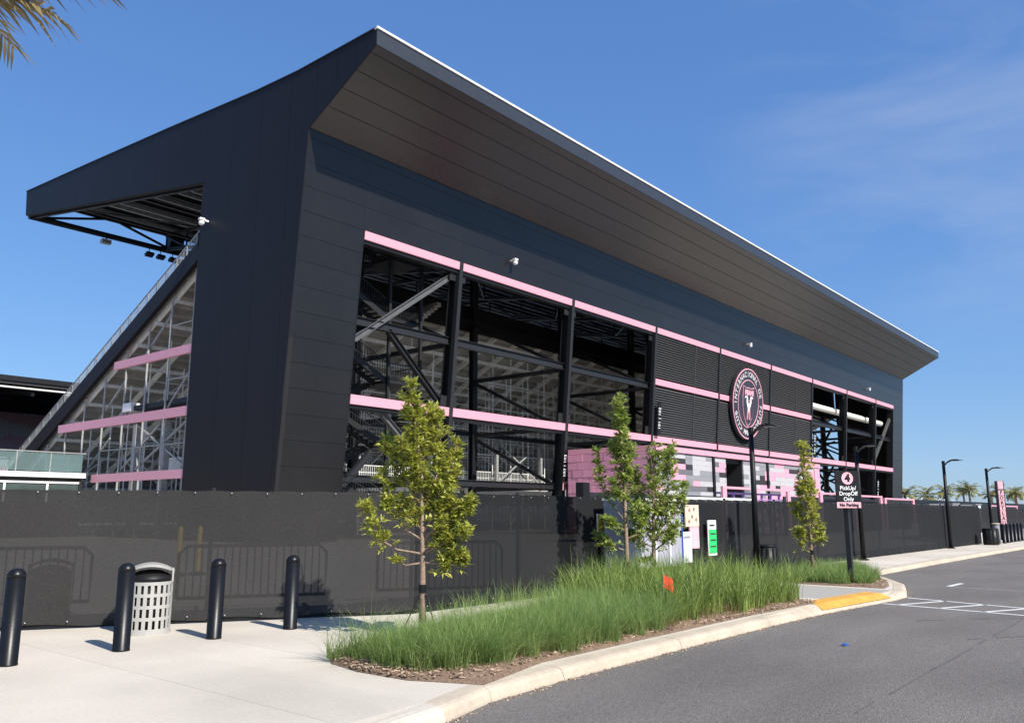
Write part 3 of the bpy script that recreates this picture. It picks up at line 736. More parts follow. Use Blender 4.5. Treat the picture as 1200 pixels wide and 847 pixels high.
# scaffold forest beneath the deck
for j, yq in enumerate((47.3,49.9,52.5,55.1,57.7,60.3,63.5,67)):
    sc = MB(); xx = 27.2
    top = zdeck(yq)-.2
    while xx < XB-.6:
        sc.tube([(xx,yq,0),(xx,yq,top)],.05,4,False)
        if random.random() < .75:
            z = random.choice([.5,2.5,4.5,6.5,8.5,10.5]); 
            if z+2 < top: sc.tube([(xx,yq,z),(xx+2.44,yq,z+2)],.033,4,False)
            z = random.choice([1.5,3.5,5.5,7.5,9.5,11.5])
            if z+2 < top: sc.tube([(xx,yq,z),(xx,yq+2.6,z+1.6)],.033,4,False)
        xx += 2.44
    z = 2.4
    while z < top:
        sc.tube([(27.2,yq,z),(XB-.6,yq,z)],.033,4,False); z += 2.0
    tag(sc.build('scaffold', M['galvdull'], gs), kind='stuff')
# lower concourse: pale beams, silver cross frame, guard rails
for a, b in zip(xin[:-1], xin[1:]):
    if a > 61 and b < 100: continue
    MB().box(a+.5,b-.5,46.1,46.5,3.05,3.35).build('concourse_beam', M['white'], gs)
    g = MB(); g.bar((a+.5,47.0,4.9),(b-.5,47.0,4.9),.05,.05); n = int((b-a)/.22)
    for i in range(n+1):
        x = a+.5+(b-a-1)*i/n; g.box(x-.016,x+.016,46.99,47.01,3.7,4.9)
    g.build('concourse_rail', M['galvdull'], gs)
    MB().box(a+.5,b-.5,46.6,52.0,3.4,3.6).build('concourse_floor', M['alu'], gs)
for x in (53.6,59.7): MB().box(x-.13,x+.13,46.35,46.6,2.6,7.8).build('silver_post', M['galv'], gs)
MB().bar((53.7,46.5,7.6),(59.6,46.5,4.0),.09,.12).build('silver_brace', M['galv'], gs); MB().bar((53.7,46.44,4.0),(59.6,46.44,7.6),.09,.12).build('silver_brace', M['galv'], gs)
MB().tube([(53,44.6,3.95),(60.6,44.6,3.95),(60.9,44.6,3.7),(60.9,44.6,2.4)],.06,6).build('handrail', M['galv'], gs)
MB().tube([(98.6,37.1,14.62),(130.7,37.1,14.58)],.40,14).build('air_duct', M['duct'], gs, smooth=False)
# stepped stair soffit seen high in the first bay
f = MB()
for i in range(8): f.box(40.9+.35*i,41.3+.35*i,43.6,45.0,15.0+.28*i,15.3+.28*i)
f.build('upper_flight', M['alu'], gs)

# ------------------------------------------------------------------ pink kiosk inside the bays
KX0, KX1, KY0, KY1, KT = 48.95, 79.4, 28.4, 35.55, 6.0
DX0, DX1 = 59.6, 62.7
kz = thing('concession_building', ((KX0+KX1)/2, 32, 0), 'pink block building with pixel patterned front standing before the stand', 'building')
MB().box(KX0+.1,DX0,KY0+.12,KY1-.05,0,KT-.38).build('core_wall', M['kdark'], kz)
MB().box(DX1,KX1-.1,KY0+.12,KY1-.05,0,KT-.38).build('core_wall', M['kdark'], kz)
MB().box(DX0+.01,DX1-.01,KY1-.4,KY1-.06,0,KT-.38).build('rear_wall', M['kdark'], kz)
MB().box(DX0+.01,DX1-.01,KY0+.3,KY1-.41,KT-.7,KT-.38).build('passage_ceiling', M['kdark'], kz)
MB().box(KX0-.03,KX1+.06,KY0-.14,KY0+.2,KT-.36,KT).build('coping', M['pink'], kz)
MB().box(KX0-.03,KX0+.2,KY0+.201,KY1,KT-.36,KT).build('coping', M['pink'], kz)
MB().box(KX0+.21,KX1+.06,KY0+.21,KY1,KT-.37,KT-.08).build('flat_roof', M['kgrey'], kz)
for x in (57.4, 67.3): MB().box(x-.16,x+.16,KY0-.12,KY0-.03,0,KT-.37).build('black_post', M['black'], kz)
# left wall blocks, running bond
bp = None; bw, bh = 0.9, 0.55
for r in range(11):
    y = KY0 + (0 if r % 2 else -bw/2)
    z = r*bh - .42
    while y < KY1-.1:
        y0 = max(y, KY0+.01); y1 = min(y+bw, KY1)
        if y1-y0 > .1:
            px = random.uniform(0,.035)
            if y1-y0 > bw-.01:
                if bp is None: bp = MB().box(0,.16,0,bw-.018,0,bh-.018).build('block', M['pinkblock'], kz, local=True); bp.location = Vector((KX0-.06-px,y0,z))-Vector(kz.location)
                else: inst(bp,'block',kz,Vector((KX0-.06-px,y0,z))-Vector(kz.location))
            else: MB().box(KX0-.06-px,KX0+.1-px,y0,y1-.018,z,z+bh-.018).build('block', M['pinkblock'], kz)
        y += bw
# pixel pattern front
rnd = random.Random(5); cw, chh = 1.05, 0.376; ncol = 29; nr = 15
wts = [('kwhite',.20),('kgrey',.30),('kmid',.13),('kpink',.26),('kdark',.11)]
protos = {}
for r in range(nr):
    c = 0
    while c < ncol:
        ln = rnd.choice([1,1,2,2,3]); ln = min(ln, ncol-c)
        x0 = KX0+.02 + c*cw; x1 = x0+ln*cw; c += ln
        if x1 > DX0 and x0 < DX1:
            if x0 < DX0-.1: x1 = DX0
            elif x1 > DX1+.1: x0 = DX1
            else: continue
        q = rnd.random(); acc = 0
        bias = (x0-KX0)/(KX1-KX0)
        for nm, wv in wts:
            if nm == 'kpink': wv = .10+.42*bias
            if nm == 'kgrey': wv = .42-.30*bias
            acc += wv
            if q < acc: break
        MB().box(x0+.006,min(x1,KX1-1.3)-.006,KY0-rnd.uniform(0,.02),KY0+.11,r*chh+.004,(r+1)*chh-.004).build('wall_block', M[nm], kz) if min(x1,KX1-1.3)-x0>.1 else None
MB().box(KX1-1.28,KX1,KY0-.06,KY0+.11,0,KT-.37).build('corner_pillar', M['kpink'], kz)

# ------------------------------------------------------------------ signs and crest on the stand
def on_facade(x, z, off): return basis(FP(x, z, off), XV, UPV)
def section_sign(x, zc, h, wdt, txt, label, bold=.004, size=None):
    t = thing('section_sign', FP(x, zc-h/2, .2), label, 'sign', 'section number signs on the stand columns')
    b = MB(); o = Vector(FP(x, zc, .34)); b.obox(o, XV, NRM, UPV, wdt, .08, h); b.build('board', M['black'], t)
    me = text_me(txt, size or wdt*.86, bold, .006)
    MB().mesh(me, basis(Vector(FP(x, zc, .34))+NRM*.05, XV, UPV) @ rot2(math.pi/2)).build('lettering', M['white'], t)
section_sign(48.85, 4.86, 2.3, .50, '102 | 103', 'black sign with white upright numbers 102 | 103 on a column beside the pink wall')
section_sign(62.0, 9.40, 2.75, .58, '101 | 102', 'black sign with white upright numbers 101 | 102 at the left edge of the louvres')
section_sign(98.2, 9.40, 2.75, .70, '101 | 152', 'black number sign at the right edge of the louvres above the pink building')
section_sign(122.7, 4.7, 2.6, .70, '151 | 152', 'black number sign low on the last column before the right end of the stand')
t = thing('restroom_sign', FP(49.05, 3.1, .3), 'small pink restroom sign with two dark figures at the foot of a column', 'sign')
MB().obox(FP(49.15,3.42,.25), XV, NRM, UPV, .52,.05,.62).build('board', M['sigpink'], t)
fg = MB()
for dx in (-.11,.11):
    o = Vector(FP(49.15+dx,3.42,.25))+NRM*.03
    fg.obox(o+UPV*.17, XV, NRM, UPV, .09,.01,.09); fg.obox(o+UPV*.03, XV, NRM, UPV, .13 if dx<0 else .16,.01,.18); fg.obox(o-UPV*.15, XV, NRM, UPV, .08,.01,.2)
fg.build('figures', M['crestblack'], t)
t = thing('notice_sign', FP(49.9, 2.7, .3), 'tiny pink notice plate just below the restroom sign', 'sign')
MB().obox(FP(49.75,2.98,.3), XV, NRM, UPV, .48,.05,.28).build('board', M['sigpink'], t); MB().mesh(text_me('WC',.2,.004,.005), basis(Vector(FP(49.75,2.98,.3))+NRM*.03,XV,UPV)).build('lettering', M['crestblack'], t)

CXc, CZc, CR = 79.42, 12.36, 3.64
cs = thing('club_crest', FP(CXc, CZc-CR, .5), 'large round black club crest with pink rings, lettering and white herons on the louvres', 'crest')
CO = Vector(FP(CXc, CZc, .42))
def cfn(off): return lambda u, v, t: CO + XV*u + UPV*v + NRM*t
def circ(r, n=56, a0=0, a1=2*math.pi): return [(r*math.cos(a0+(a1-a0)*i/n), r*math.sin(a0+(a1-a0)*i/n)) for i in range(n)]
MB().prism(circ(CR), cfn(0), -.30, 0.0).build('disc', M['crestblack'], cs)
def ring(r0, r1, t1, name, m, n=64):
    mb = MB(); 
    for i in range(n):
        a, b = 2*math.pi*i/n, 2*math.pi*(i+1)/n
        pts_ = [(r0,a),(r1,a),(r1,b),(r0,b)]
        q = [(r*math.cos(x), r*math.sin(x)) for r, x in pts_]
        mb.prism(q, cfn(0), .001, t1)
    return mb.build(name, m, cs)
ring(3.47,3.57,.05,'outer_ring',M['crestpink']); ring(2.36,2.43,.05,'inner_ring',M['crestpink'])
def arc_text(txt, r, a_mid, span, size, flip=False):
    mb = MB(); n = len(txt)
    for i, ch in enumerate(txt):
        if ch == ' ': continue
        f = (i/(n-1)-.5) if n > 1 else 0
        a = a_mid - f*span if not flip else a_mid + f*span
        p = CO + XV*(r*math.cos(a)) + UPV*(r*math.sin(a)) + NRM*.03
        mb.mesh(text_me(ch, size, .035, .02), basis(p, XV, UPV) @ rot2(a-math.pi/2 if not flip else a+math.pi/2))
    return mb
_ci = 0; _tx = 'CLUB INTERNACIONAL DE FUTBOL'
for _i, _ch in enumerate(_tx):
    if _ch == ' ': continue
    a = math.pi/2 - (_i/(len(_tx)-1)-.5)*R(292); p = CO + XV*(2.96*math.cos(a)) + UPV*(2.96*math.sin(a)) + NRM*.03
    MB().mesh(text_me(_ch, .74, .018, .02), basis(p, XV, UPV) @ rot2(a-math.pi/2)).build('letter', M['kwhite'], cs)
arc_text('MMXX', 2.96, -math.pi/2, R(26), .62, True).build('year_lettering', M['kwhite'], cs)
sh = [(-1.25,1.72),(-.6,1.55),(0,1.62),(.6,1.55),(1.25,1.72),(1.32,.6),(1.25,-.4),(.95,-1.3),(.45,-1.95),(0,-2.25),(-.45,-1.95),(-.95,-1.3),(-1.25,-.4),(-1.32,.6)]
sh = sh[::-1]
MB().prism([(x*1.03,y*1.025) for x,y in sh], cfn(0), .001, .05).build('shield_outline', M['crestpink'], cs)
MB().prism([(x*.99,y*.98) for x,y in sh], cfn(0), .052, .07).build('shield', M['crestblack'], cs)
MB().mesh(text_me('MIAMI', .74, .035, .02), basis(CO+XV*0+UPV*1.08+NRM*.09, XV, UPV)).build('name_lettering', M['crestpink'], cs)
HS = 1.22
her = [(0,-.75),(-.22,-.35),(-.44,.05),(-.48,.30),(-.40,.45),(-.62,.50),(-.80,.42),(-.66,.62),(-.40,.66),(-.22,.50),(-.26,.28),(-.14,.08),(0,-.10)]
her = [(x*HS, y*HS-.02) for x, y in her]
MB().prism(her[::-1], cfn(0), .071, .10).build('heron', M['white'], cs); MB().prism([(-x,y) for x,y in her], cfn(0), .0715, .10).build('heron', M['white'], cs)
lg = MB()
for s in (-1,1):
    for dx in (.10,.26):
        lg.bar(CO+XV*(s*dx)+UPV*(-.55)+NRM*.09, CO+XV*(s*(dx+.10))+UPV*(-1.62)+NRM*.09, .08,.03, up=NRM)
lg.build('heron_legs', M['crestpink'], cs)
lg = MB(); lg.prism([(.14*math.cos(i*math.pi/5+.3)*(1 if i%2 else .5), .32+.14*math.sin(i*math.pi/5+.3)*(1 if i%2 else .5)) for i in range(10)], cfn(0), .071,.09)
lg.build('star', M['crestpink'], cs)
dm = MB()
for s in (-1,1):
    a = -math.pi/2 + s*R(28); p = CO + XV*(2.96*math.cos(a)) + UPV*(2.96*math.sin(a)) + NRM*.03
    dm.obox(p, (XV+UPV).normalized(), NRM, (UPV-XV).normalized(), .16,.04,.16)
dm.build('diamonds', M['crestpink'], cs)

# security cameras
def seccam(p, n, label):
    t = thing('security_camera', p, label, 'camera', 'white security cameras on the stand walls'); n = Vector(n); p = Vector(p)
    MB().bar(p, p+n*.35, .10,.10).build('bracket', M['white'], t)
    c = p+n*.42; MB().lathe((c.x,c.y,c.z-.24), [(.05,-.10),(.13,-.06),(.17,.02),(.17,.10),(.12,.16),(.05,.2)], 12).build('dome', M['white'], t, True)
    MB().box(c.x-.16,c.x+.16,c.y-.12,c.y+.12,c.z-.02,c.z+.10).build('housing', M['white'], t)
seccam(FP(41.8,18.45,.0), NRM, 'white security camera on the black wall above the second open bay')
seccam(FP(79.6,18.53,.0), NRM, 'white security camera on the black wall above the round crest')
seccam(FP(118.3,18.35,.0), NRM, 'white security camera on the black wall near the far right end')
seccam((XA,44.4,18.7), (-1,0,0), 'white security camera on the dark end wall beside the roof opening')
# floodlights below the front chord
for i, x in enumerate((35.5,36.6,37.8,38.5)):
    t = thing('floodlight', (x,74,25.5), 'black floodlight hanging under the roof front, %s of four' % ('leftmost','second from left','third from left','rightmost')[i], 'floodlight', 'floodlights hanging under the roof front')
    MB().bar((x,74,25.9),(x,74,25.45),.06,.06).build('hanger', M['steel'], t)
    MB().obox((x,73.9,25.30), XV, Vector((0,.9,-.4)).normalized(), Vector((0,.4,.9)).normalized(), .72,.5,.26).build('lamp_head', M['black'], t)
t = thing('speaker', (39.4,74,26.2), 'dark box speaker hanging below the roof edge next to the wall', 'speaker')
MB().obox((37.9,73.9,27.0), XV, Vector((0,.95,.3)), Vector((0,-.3,.95)), 1.3,.9,1.7).build('cabinet', M['black'], t); MB().bar((37.9,74,27.6),(37.9,74,26.2),.1,.1).build('bracket', M['steel'], t)
t = thing('roof_camera', (31.5,74,25.6), 'small grey box lamp hanging from the thin front chord under the roof', 'lamp')
MB().box(31.1,31.9,73.8,74.3,25.35,25.72).build('housing', M['galv'], t); MB().box(31.46,31.54,73.96,74.04,25.73,25.95).build('bracket', M['steel'], t)

# ------------------------------------------------------------------ terrace and opposite stand at the far left
t = thing('glass_terrace', (16,57.5,0), 'terrace with glass balustrade and white framed windows left of the stand', 'terrace')
ty0 = 57.4; sc_ = ty0/60
MB().box(4,24.3,ty0,64,0,2.2).build('base_wall', M['kdark'], t)
MB().box(4,24.4,ty0-.25,64,3.76,4.08).build('slab_edge', M['white'], t)
MB().box(4,24.2,ty0+.25,64,2.2,3.75).build('interior_wall', M['kdark'], t)
xs = [4,8,12.2,16.0,19.6,22.1,24.1]
for a, b in zip(xs[:-1], xs[1:]):
    fm = MB(); fm.box(a,a+.12,ty0-.04,ty0+.1,2.2,3.5); fm.box(a+.12,b,ty0-.04,ty0+.1,3.38,3.5)
    w_ = fm.build('window', M['white'], t); MB().box(a+.13,b-.01,ty0+.03,ty0+.06,2.2,3.37).build('pane', M['window'], w_)
MB().box(24.1,24.3,ty0-.04,ty0+.2,0,3.7).build('corner_post', M['steel2'], t)
for i in range(10):
    a = 4+2.02*i; MB().box(a+.03,a+1.99,ty0-.1,ty0-.08,4.15,5.30).build('glass_panel', M['glass'], t)
    MB().box(a-.03,a+.03,ty0-.12,ty0-.06,4.09,5.33).build('baluster_post', M['galv'], t)
MB().box(4,24.35,ty0-.13,ty0-.05,5.34,5.40).build('top_rail', M['galv'], t)
for i in range(3):
    MB().box(24.22,24.24,ty0+.1+2*i,ty0+2.0+2*i,4.15,5.30).build('glass_panel', M['glass'], t)
op = thing('opposite_grandstand', (40,140,0), 'dark roofed grandstand across the pitch with pink and grey seats', 'grandstand')
MB().hexa([(-40,122,18.5),(140,122,18.5),(140,165,24),(-40,165,24),(-40,122,19.5),(140,122,19.5),(140,165,25.5),(-40,165,25.5)]).build('roof', M['deckmetal'], op)
MB().box(-40,140,121.8,122,18.9,19.6).build('roof_edge', M['steel'], op)
MB().box(-40,140,166,166.5,0,25).build('back_wall', M['joint'], op)
MB().tube([(-40,121.6,18.0),(140,121.6,18.0)],.12,6).build('front_pipe', M['galvdull'], op)
for i in range(16):
    x = -35+11.3*i; MB().bar((x,122,17.4),(x,164,22.4),.4,.6).build('roof_beam', M['steel'], op); MB().bar((x,163,0),(x,163,24),.5,.5).build('column', M['steel'], op)
    MB().tube([(x+4,121.6,17.6),(x+4.7,121.6,17.6)],.25,6).build('lamp_box', M['galv'], op)
dkm = MB(); sp1 = MB(); sp2 = MB()
for r in range(22):
    y = 128+1.0*r; z = 7.2+.46*r; dkm.box(-30,130,y,y+1.05,z-.1,z)
    x = -28.0
    while x < 75:
        (sp1 if (math.sin(x*.21+r*.5)+random.uniform(-.6,.6)) > 0 else sp2).box(x,x+.42,y+.5,y+.62,z,z+.75); x += .5
dkm.build('seating_deck', M['kgrey'], op)
tag(sp1.build('seats_pink', M['seatpink'], op), kind='stuff'); tag(sp2.build('seats_grey', M['seatgrey'], op), kind='stuff')
MB().box(-30,130,126.8,127.9,0,6.9).build('front_wall', M['kdark'], op)

# ------------------------------------------------------------------ screened fences
FH = 1.86
def fence(name, pts, m, label, see_posts=True, hem=True, group=None):
    t = thing(name, (pts[0][0], pts[0][1], 0), label, 'fence', group)
    gm = MB(); bt = MB()
    for (a, b) in zip(pts[:-1], pts[1:]):
        A = Vector((*a,0)); B = Vector((*b,0)); L = (B-A).length; d = (B-A)/L; nrm = Vector((d.y,-d.x,0))
        n = max(1, round(L/3.0)); 
        for i in range(n):
            p = A+d*(L*i/n); q = A+d*(L*(i+1)/n); seg = (q-p).length
            pb = p - nrm*.06
            MB().tube([(pb.x,pb.y,0),(pb.x,pb.y,FH+.04)],.032,8).build('fence_post', M['steel2'], t)
            nx, nz_ = 12, 6; mb = MB(); ph = random.uniform(0,6)
            for iz in range(nz_+1):
                for ix in range(nx+1):
                    u = ix/nx; v = iz/nz_
                    off = (.018*math.sin(ph+u*9)*(math.sin(v*math.pi)) + .012*math.sin(ph*2+u*23+v*4)*(1-v*.5))*min(1,6*u,6*(1-u))
                    zz = .05 + (FH-.05)*v - (.012*math.sin(u*math.pi*6)**2 if iz == nz_ else 0) + (.02*math.sin(u*13+ph) if iz == 0 else 0)
                    c = p + d*(seg*(-.001+1.002*u)) + nrm*(.01+off+(.002 if i%2 else 0))
                    mb.v.append((c.x,c.y,zz))
            for iz in range(nz_):
                for ix in range(nx):
                    a_ = iz*(nx+1)+ix; mb.f.append((a_,a_+1,a_+nx+2,a_+nx+1))
            mb.build('screen_panel', m, t, True)
            k = int(seg/.45)
            for j in range(k):
                c = p + d*(seg*(j+.5)/k) + nrm*.045
                gm.obox((c.x,c.y,FH-.03-random.uniform(0,.012)), d, nrm, (0,0,1), .013,.012,.013)
                if hem and random.random()<.5: gm.obox((c.x,c.y,.10), d, nrm, (0,0,1), .014,.012,.014)
            k = int(seg/.055)
            for j in range(k):
                c = p + d*(seg*(j+.5)/k) - nrm*.03; s = .012 if j % 2 else -.012
                bt.bar((c.x-d.x*s,c.y-d.y*s,FH-.03),(c.x+d.x*s,c.y+d.y*s,FH+.022),.003,.003)
        MB().tube([A-nrm*.03+Vector((0,0,FH-.03)),B-nrm*.03+Vector((0,0,FH-.03))],.02,6).build('top_rail', M['steel2'], t)
        MB().bar(A-nrm*.02+Vector((0,0,.045)),B-nrm*.02+Vector((0,0,.045)),.012,.07).build('bottom_hem', M['black'], t)
    tag(gm.build('grommets', M['kwhite'], t), kind='stuff'); tag(bt.build('wire_tips', M['steel2'], t), kind='stuff')
    return t
fence('screened_fence', [(-30,32.4),(9.25,9.72)], M['screenL'], 'chain link fence under worn grey mesh screen behind the bollards')
fence('screened_fence', FA[1:], M['screenR'], 'chain link fence under black mesh screen behind the trees and cabinets')
fence('screened_fence', [(47.4,9.1),(51,11.3),(56,14),(92,14.2),(140,14.2)], M['screenR'], 'black screened fence curving back beyond the far street lamp')

# crowd barriers behind the grey screen
fd = Vector((39.25,-22.68,0)).normalized(); fn_ = Vector((.5,.866,0))
def barrier(c, label):
    t = thing('crowd_barrier', (c[0],c[1],0), label, 'barrier', 'crowd barriers behind the grey screen'); c = Vector((*c,0))
    a, b = c-fd*1.15, c+fd*1.15; f = MB(); z0, z1 = .22, 1.02
    f.tube([a+Vector((0,0,z0)), a+Vector((0,0,z1-.12)), a+fd*.12+Vector((0,0,z1)), b-fd*.12+Vector((0,0,z1)), b+Vector((0,0,z1-.12)), b+Vector((0,0,z0)), a+Vector((0,0,z0))], .028, 6)
    f.build('frame', M['black'], t)
    for i in range(1,20):
        p = a+(b-a)*i/20; MB().tube([p+Vector((0,0,z0)),p+Vector((0,0,z1))],.012,5).build('bar', M['black'], t)
    for e in (a+fd*.3, b-fd*.3): MB().bar(e-fn_*.35+Vector((0,0,.03)), e+fn_*.35+Vector((0,0,.03)), .05,.05).build('foot', M['black'], t)
for i, p in enumerate([(4.9,13.9),(7.95,12.1),(10.9,10.75)]):
    barrier(p, ['dark crowd barrier seen through the screen left of the pale bin','dark crowd barrier seen through the screen between the two middle bollards','dark crowd barrier seen through the screen right of the rightmost near bollard'][i])
for i, (x, y) in enumerate(((10.97,20.0),(11.5,20.0))):
    t = thing('marker_post', (x,y,0), ['left','right'][i]+' one of two thin yellow posts seen through the grey screen', 'post', 'yellow posts behind the screen')
    MB().tube([(x,y,0),(x,y,1.15)],.06,8).build('post', M['yellowsign'], t); MB().lathe((x,y,1.15),[(.06,0),(.03,.05)],8).build('cap', M['yellowsign'], t)
    MB().lathe((x,y,-.02),[(.2,0),(.2,.06),(.08,.1)],12).build('base', M['black'], t)

# ------------------------------------------------------------------ bollards
def bollard(p, label, group, h=.97, r=.092):
    t = thing('bollard', (*p,0), label, 'bollard', group)
    MB().lathe((p[0],p[1],0), [(r+.004,0),(r+.004,.015),(r,.02),(r,h-.085)], 24).build('post', M['bollard'], t, True)
    MB().lathe((p[0],p[1],h-.085), [(r+.002,0),(r*.96,.03),(r*.78,.062),(r*.45,.083),(.005,.09)], 24).build('cap', M['bollard'], t, True)
    return t
lab = ['black bollard at the left edge of the photo, nearest the camera','black bollard standing just in front of the pale slotted bin','black bollard right of the pale bin','rightmost of the four near bollards, closest to the tree shadow']
b0 = None
for p, l in zip([(3.54,9.72),(4.72,9.74),(5.9,9.78),(7.03,9.78)], lab):
    if b0 is None: b0 = bollard((0,0), l, 'black bollards across the plaza'); b0.location = (*p,0)
    else:
        c = copy_tree(b0); c.location = (*p,0); c['label'] = l; c.rotation_euler = (random.uniform(-.008,.008), random.uniform(-.008,.008), random.uniform(0,3))
ords = ['first','second','third','fourth','fifth','sixth']
for i in range(6):
    c = copy_tree(b0); c.location = (48.9+1.05*i, 8.35, 0); c['group'] = 'far bollards by the lettered totem'
    c['label'] = 'far black bollard by the lettered totem, %s from the left' % ords[i]
t = thing('concrete_bollard', (47.9,8.5,0), 'pale grey post standing between the far black bin and the far bollards', 'bollard')
MB().lathe((47.9,8.5,0), [(.17,0),(.17,.92),(.16,.95)], 16).build('post', M['kgrey'], t, True); MB().lathe((47.9,8.5,.95),[(.2,0),(.2,.05),(.12,.07)],16).build('cap', M['kerb'], t, True)

# ------------------------------------------------------------------ bins
def slot_bin(x, y, m, inner, label, r=.285, h=.88, rz=0):
    t = thing('litter_bin', (x,y,0), label, 'bin', None)
    n = 22; zb, zt_ = .03, .66; rows = 4; sh_ = .105; gap = (zt_-zb-rows*sh_)/(rows+1)
    ring_z = []; z = zb
    body = MB()
    def seg(a0, a1, z0, z1, ro, ri):
        P = []
        for zq in (z0,z1):
            for (rr,a) in ((ri,a0),(ro,a0),(ro,a1),(ri,a1)): P.append((x+rr*math.cos(a),y+rr*math.sin(a),zq))
        body.hexa(P)
    for rr_ in range(rows+1):
        for k in range(n*2):
            seg(math.pi*k/n, math.pi*(k+1)/n, z, z+gap, r, r-.012)
        z += gap+sh_
    for rr_ in range(rows):
        z0 = zb+gap+rr_*(gap+sh_)
        for k in range(n):
            a = 2*math.pi*k/n; seg(a, a+2*math.pi/n*.56, z0-.001, z0+sh_+.001, r-.001, r-.011)
    body.build('slotted_body', m, t)
    MB().lathe((x,y,.03),[(r-.03,0),(r-.03,.6)],24).build('liner', inner, t, True)
    MB().lathe((x,y,0),[(r+.008,0),(r+.008,.035)],24).build('base_ring', m, t)
    MB().lathe((x,y,.66),[(r-.01,0),(r-.02,.05),(r-.07,.10),(r-.15,.135),(.01,.15)],24).build('mouth_dome', M['black'], t, True)
    hd = MB(); 
    ca, sa = math.cos(rz), math.sin(rz)
    # arched hood
    nseg = 12; prof = []
    for i in range(nseg+1):
        u = -1+2*i/nseg; prof.append((u*(r+.005), .80+.085*(1-u*u)))
    for (u0,z0),(u1,z1) in zip(prof[:-1],prof[1:]):
        wa = math.sqrt(max((r+.006)**2-u0*u0,.0004)); wb = math.sqrt(max((r+.006)**2-u1*u1,.0004))
        def W(u,v,z): return (x+u*ca-v*sa, y+u*sa+v*ca, z)
        hd.hexa([W(u0,-wa,z0-.03),W(u1,-wb,z1-.03),W(u1,wb,z1-.03),W(u0,wa,z0-.03),W(u0,-wa,z0),W(u1,-wb,z1),W(u1,wb,z1),W(u0,wa,z0)])
    hd.build('hood', m, t)
    for s in (-1,1):
        u = s*(r-.012); 
        MB().obox((x+u*ca,y+u*sa,.735), (ca,sa,0), (-sa,ca,0), (0,0,1), .022,.17,.17).build('side_strap', m, t)
    return t
slot_bin(5.60,10.90, M['bin'], M['black'], 'pale grey slotted litter bin with arched hood behind a black bollard', rz=-R(27))
slot_bin(5.18,13.0, M['black'], M['black'], 'dark litter bin seen as a shape through the grey screen left of the pale bin', rz=-R(24))
def drum(x, y, label, r=.28, h=.70):
    t = thing('black_bin', (x,y,0), label, 'bin', 'round black bins on the pavement')
    MB().lathe((x,y,0),[(r*.92,0),(r,.03),(r,h-.05)],20).build('body', M['steel2'], t, True)
    MB().lathe((x,y,h-.048),[(r+.015,0),(r+.015,.04),(r-.03,.055),(r-.05,.03)],20).build('rim', M['black'], t, True)
    for k in range(12):
        a = 2*math.pi*k/12; MB().obox((x+(r+.008)*math.cos(a),y+(r+.008)*math.sin(a),h/2),(math.cos(a),math.sin(a),0),(-math.sin(a),math.cos(a),0),(0,0,1),.015,.05,h-.15).build('slat', M['black'], t)
drum(21.6,9.25,'round black bin beside the near street lamp pole')
drum(46.2,8.45,'round black bin near the far street lamp and pale post', .34, .78)

# ------------------------------------------------------------------ street lamps
def lamp(x, y, h, label):
    t = thing('street_lamp', (x,y,0), label, 'street lamp', 'black street lamps along the fence')
    MB().lathe((x,y,0),[(.17,0),(.17,.03),(.10,.05)],16).build('base_plate', M['black'], t)
    MB().tube([(x,y,.03),(x,y,h)],[.085,.062],12).build('pole', M['black'], t, True)
    MB().lathe((x,y,h),[(.07,-.06),(.07,.05),(.03,.07)],12).build('pole_cap', M['black'], t)
    a = MB(); pts_ = [(y-.04,h-.10,.05),(y-.16,h+.02,.05),(y-.32,h+.10,.04),(y-.55,h+.12,.035),(y-.78,h+.07,.02)]
    wd = [.05,.07,.16,.18,.12]
    for i in range(len(pts_)-1):
        (ya,za,ta),(yb,zb,tb) = pts_[i],pts_[i+1]; wa,wb = wd[i],wd[i+1]
        a.hexa([(x-wa,ya,za-ta),(x+wa,ya,za-ta),(x+wb,yb,zb-tb),(x-wb,yb,zb-tb),(x-wa,ya,za),(x+wa,ya,za),(x+wb,yb,zb),(x-wb,yb,zb)])
    hd = a.build('lamp_head', M['black'], t)
    MB().box(x-.11,x+.11,y-.62,y-.38,h+.045,h+.075).build('lens', M['kgrey'], hd)
lamp(20.55,9.05,3.66,'nearest black street lamp, crossing the round crest in the photo')
lamp(28.9,9.05,3.66,'black street lamp standing just behind the pick up sign')
lamp(40.6,9.0,3.72,'black street lamp alone against the sky right of the stand')
lamp(48.6,8.8,3.70,'farthest black street lamp, beside the far black bin')

# ------------------------------------------------------------------ pick up sign
sx_, sy_ = 18.95, 6.22
t = thing('pickup_sign', (sx_,sy_,0), 'black pick up and drop off sign with pink number 4 on a post', 'sign')
MB().box(sx_-.05,sx_+.05,sy_-.04,sy_+.06,0,2.3).build('post', M['steel2'], t)
sr = Vector((math.cos(R(-42)),math.sin(R(-42)),0)); sn_ = Vector((sr.y,-sr.x,0)); su = Vector((0,0,1))
so = Vector((sx_,sy_,2.05)) + sn_*.09
MB().obox(so, sr, sn_, su, .56,.03,.80).build('board', M['black'], t)
def on_sign(u, v, e=.018): return so + sr*u + su*v + sn_*e
pc = MB(); pc.prism(circ(.135,28), lambda u,v,tt: on_sign(0,.235,0)+sr*u+su*v+sn_*tt, .016,.022); pc.build('number_disc', M['sigpink'], t)
MB().mesh(text_me('4',.22,.012,.003), basis(on_sign(0,.235,.026),sr,su)).build('number', M['black'], t)
for s, v in (('PickUp/',.02),('DropOff',-.10),('Only',-.22)):
    MB().mesh(text_me(s,.122,.002,.003), basis(on_sign(0,v,.019),sr,su)).build('lettering', M['white'], t)
MB().obox(on_sign(0,-.345,.008), sr, sn_, su, .56,.03,.125).build('strip', M['sigpink'], t)
MB().mesh(text_me('No Parking',.098,.004,.003), basis(on_sign(0,-.345,.028),sr,su)).build('strip_lettering', M['crestblack'], t)

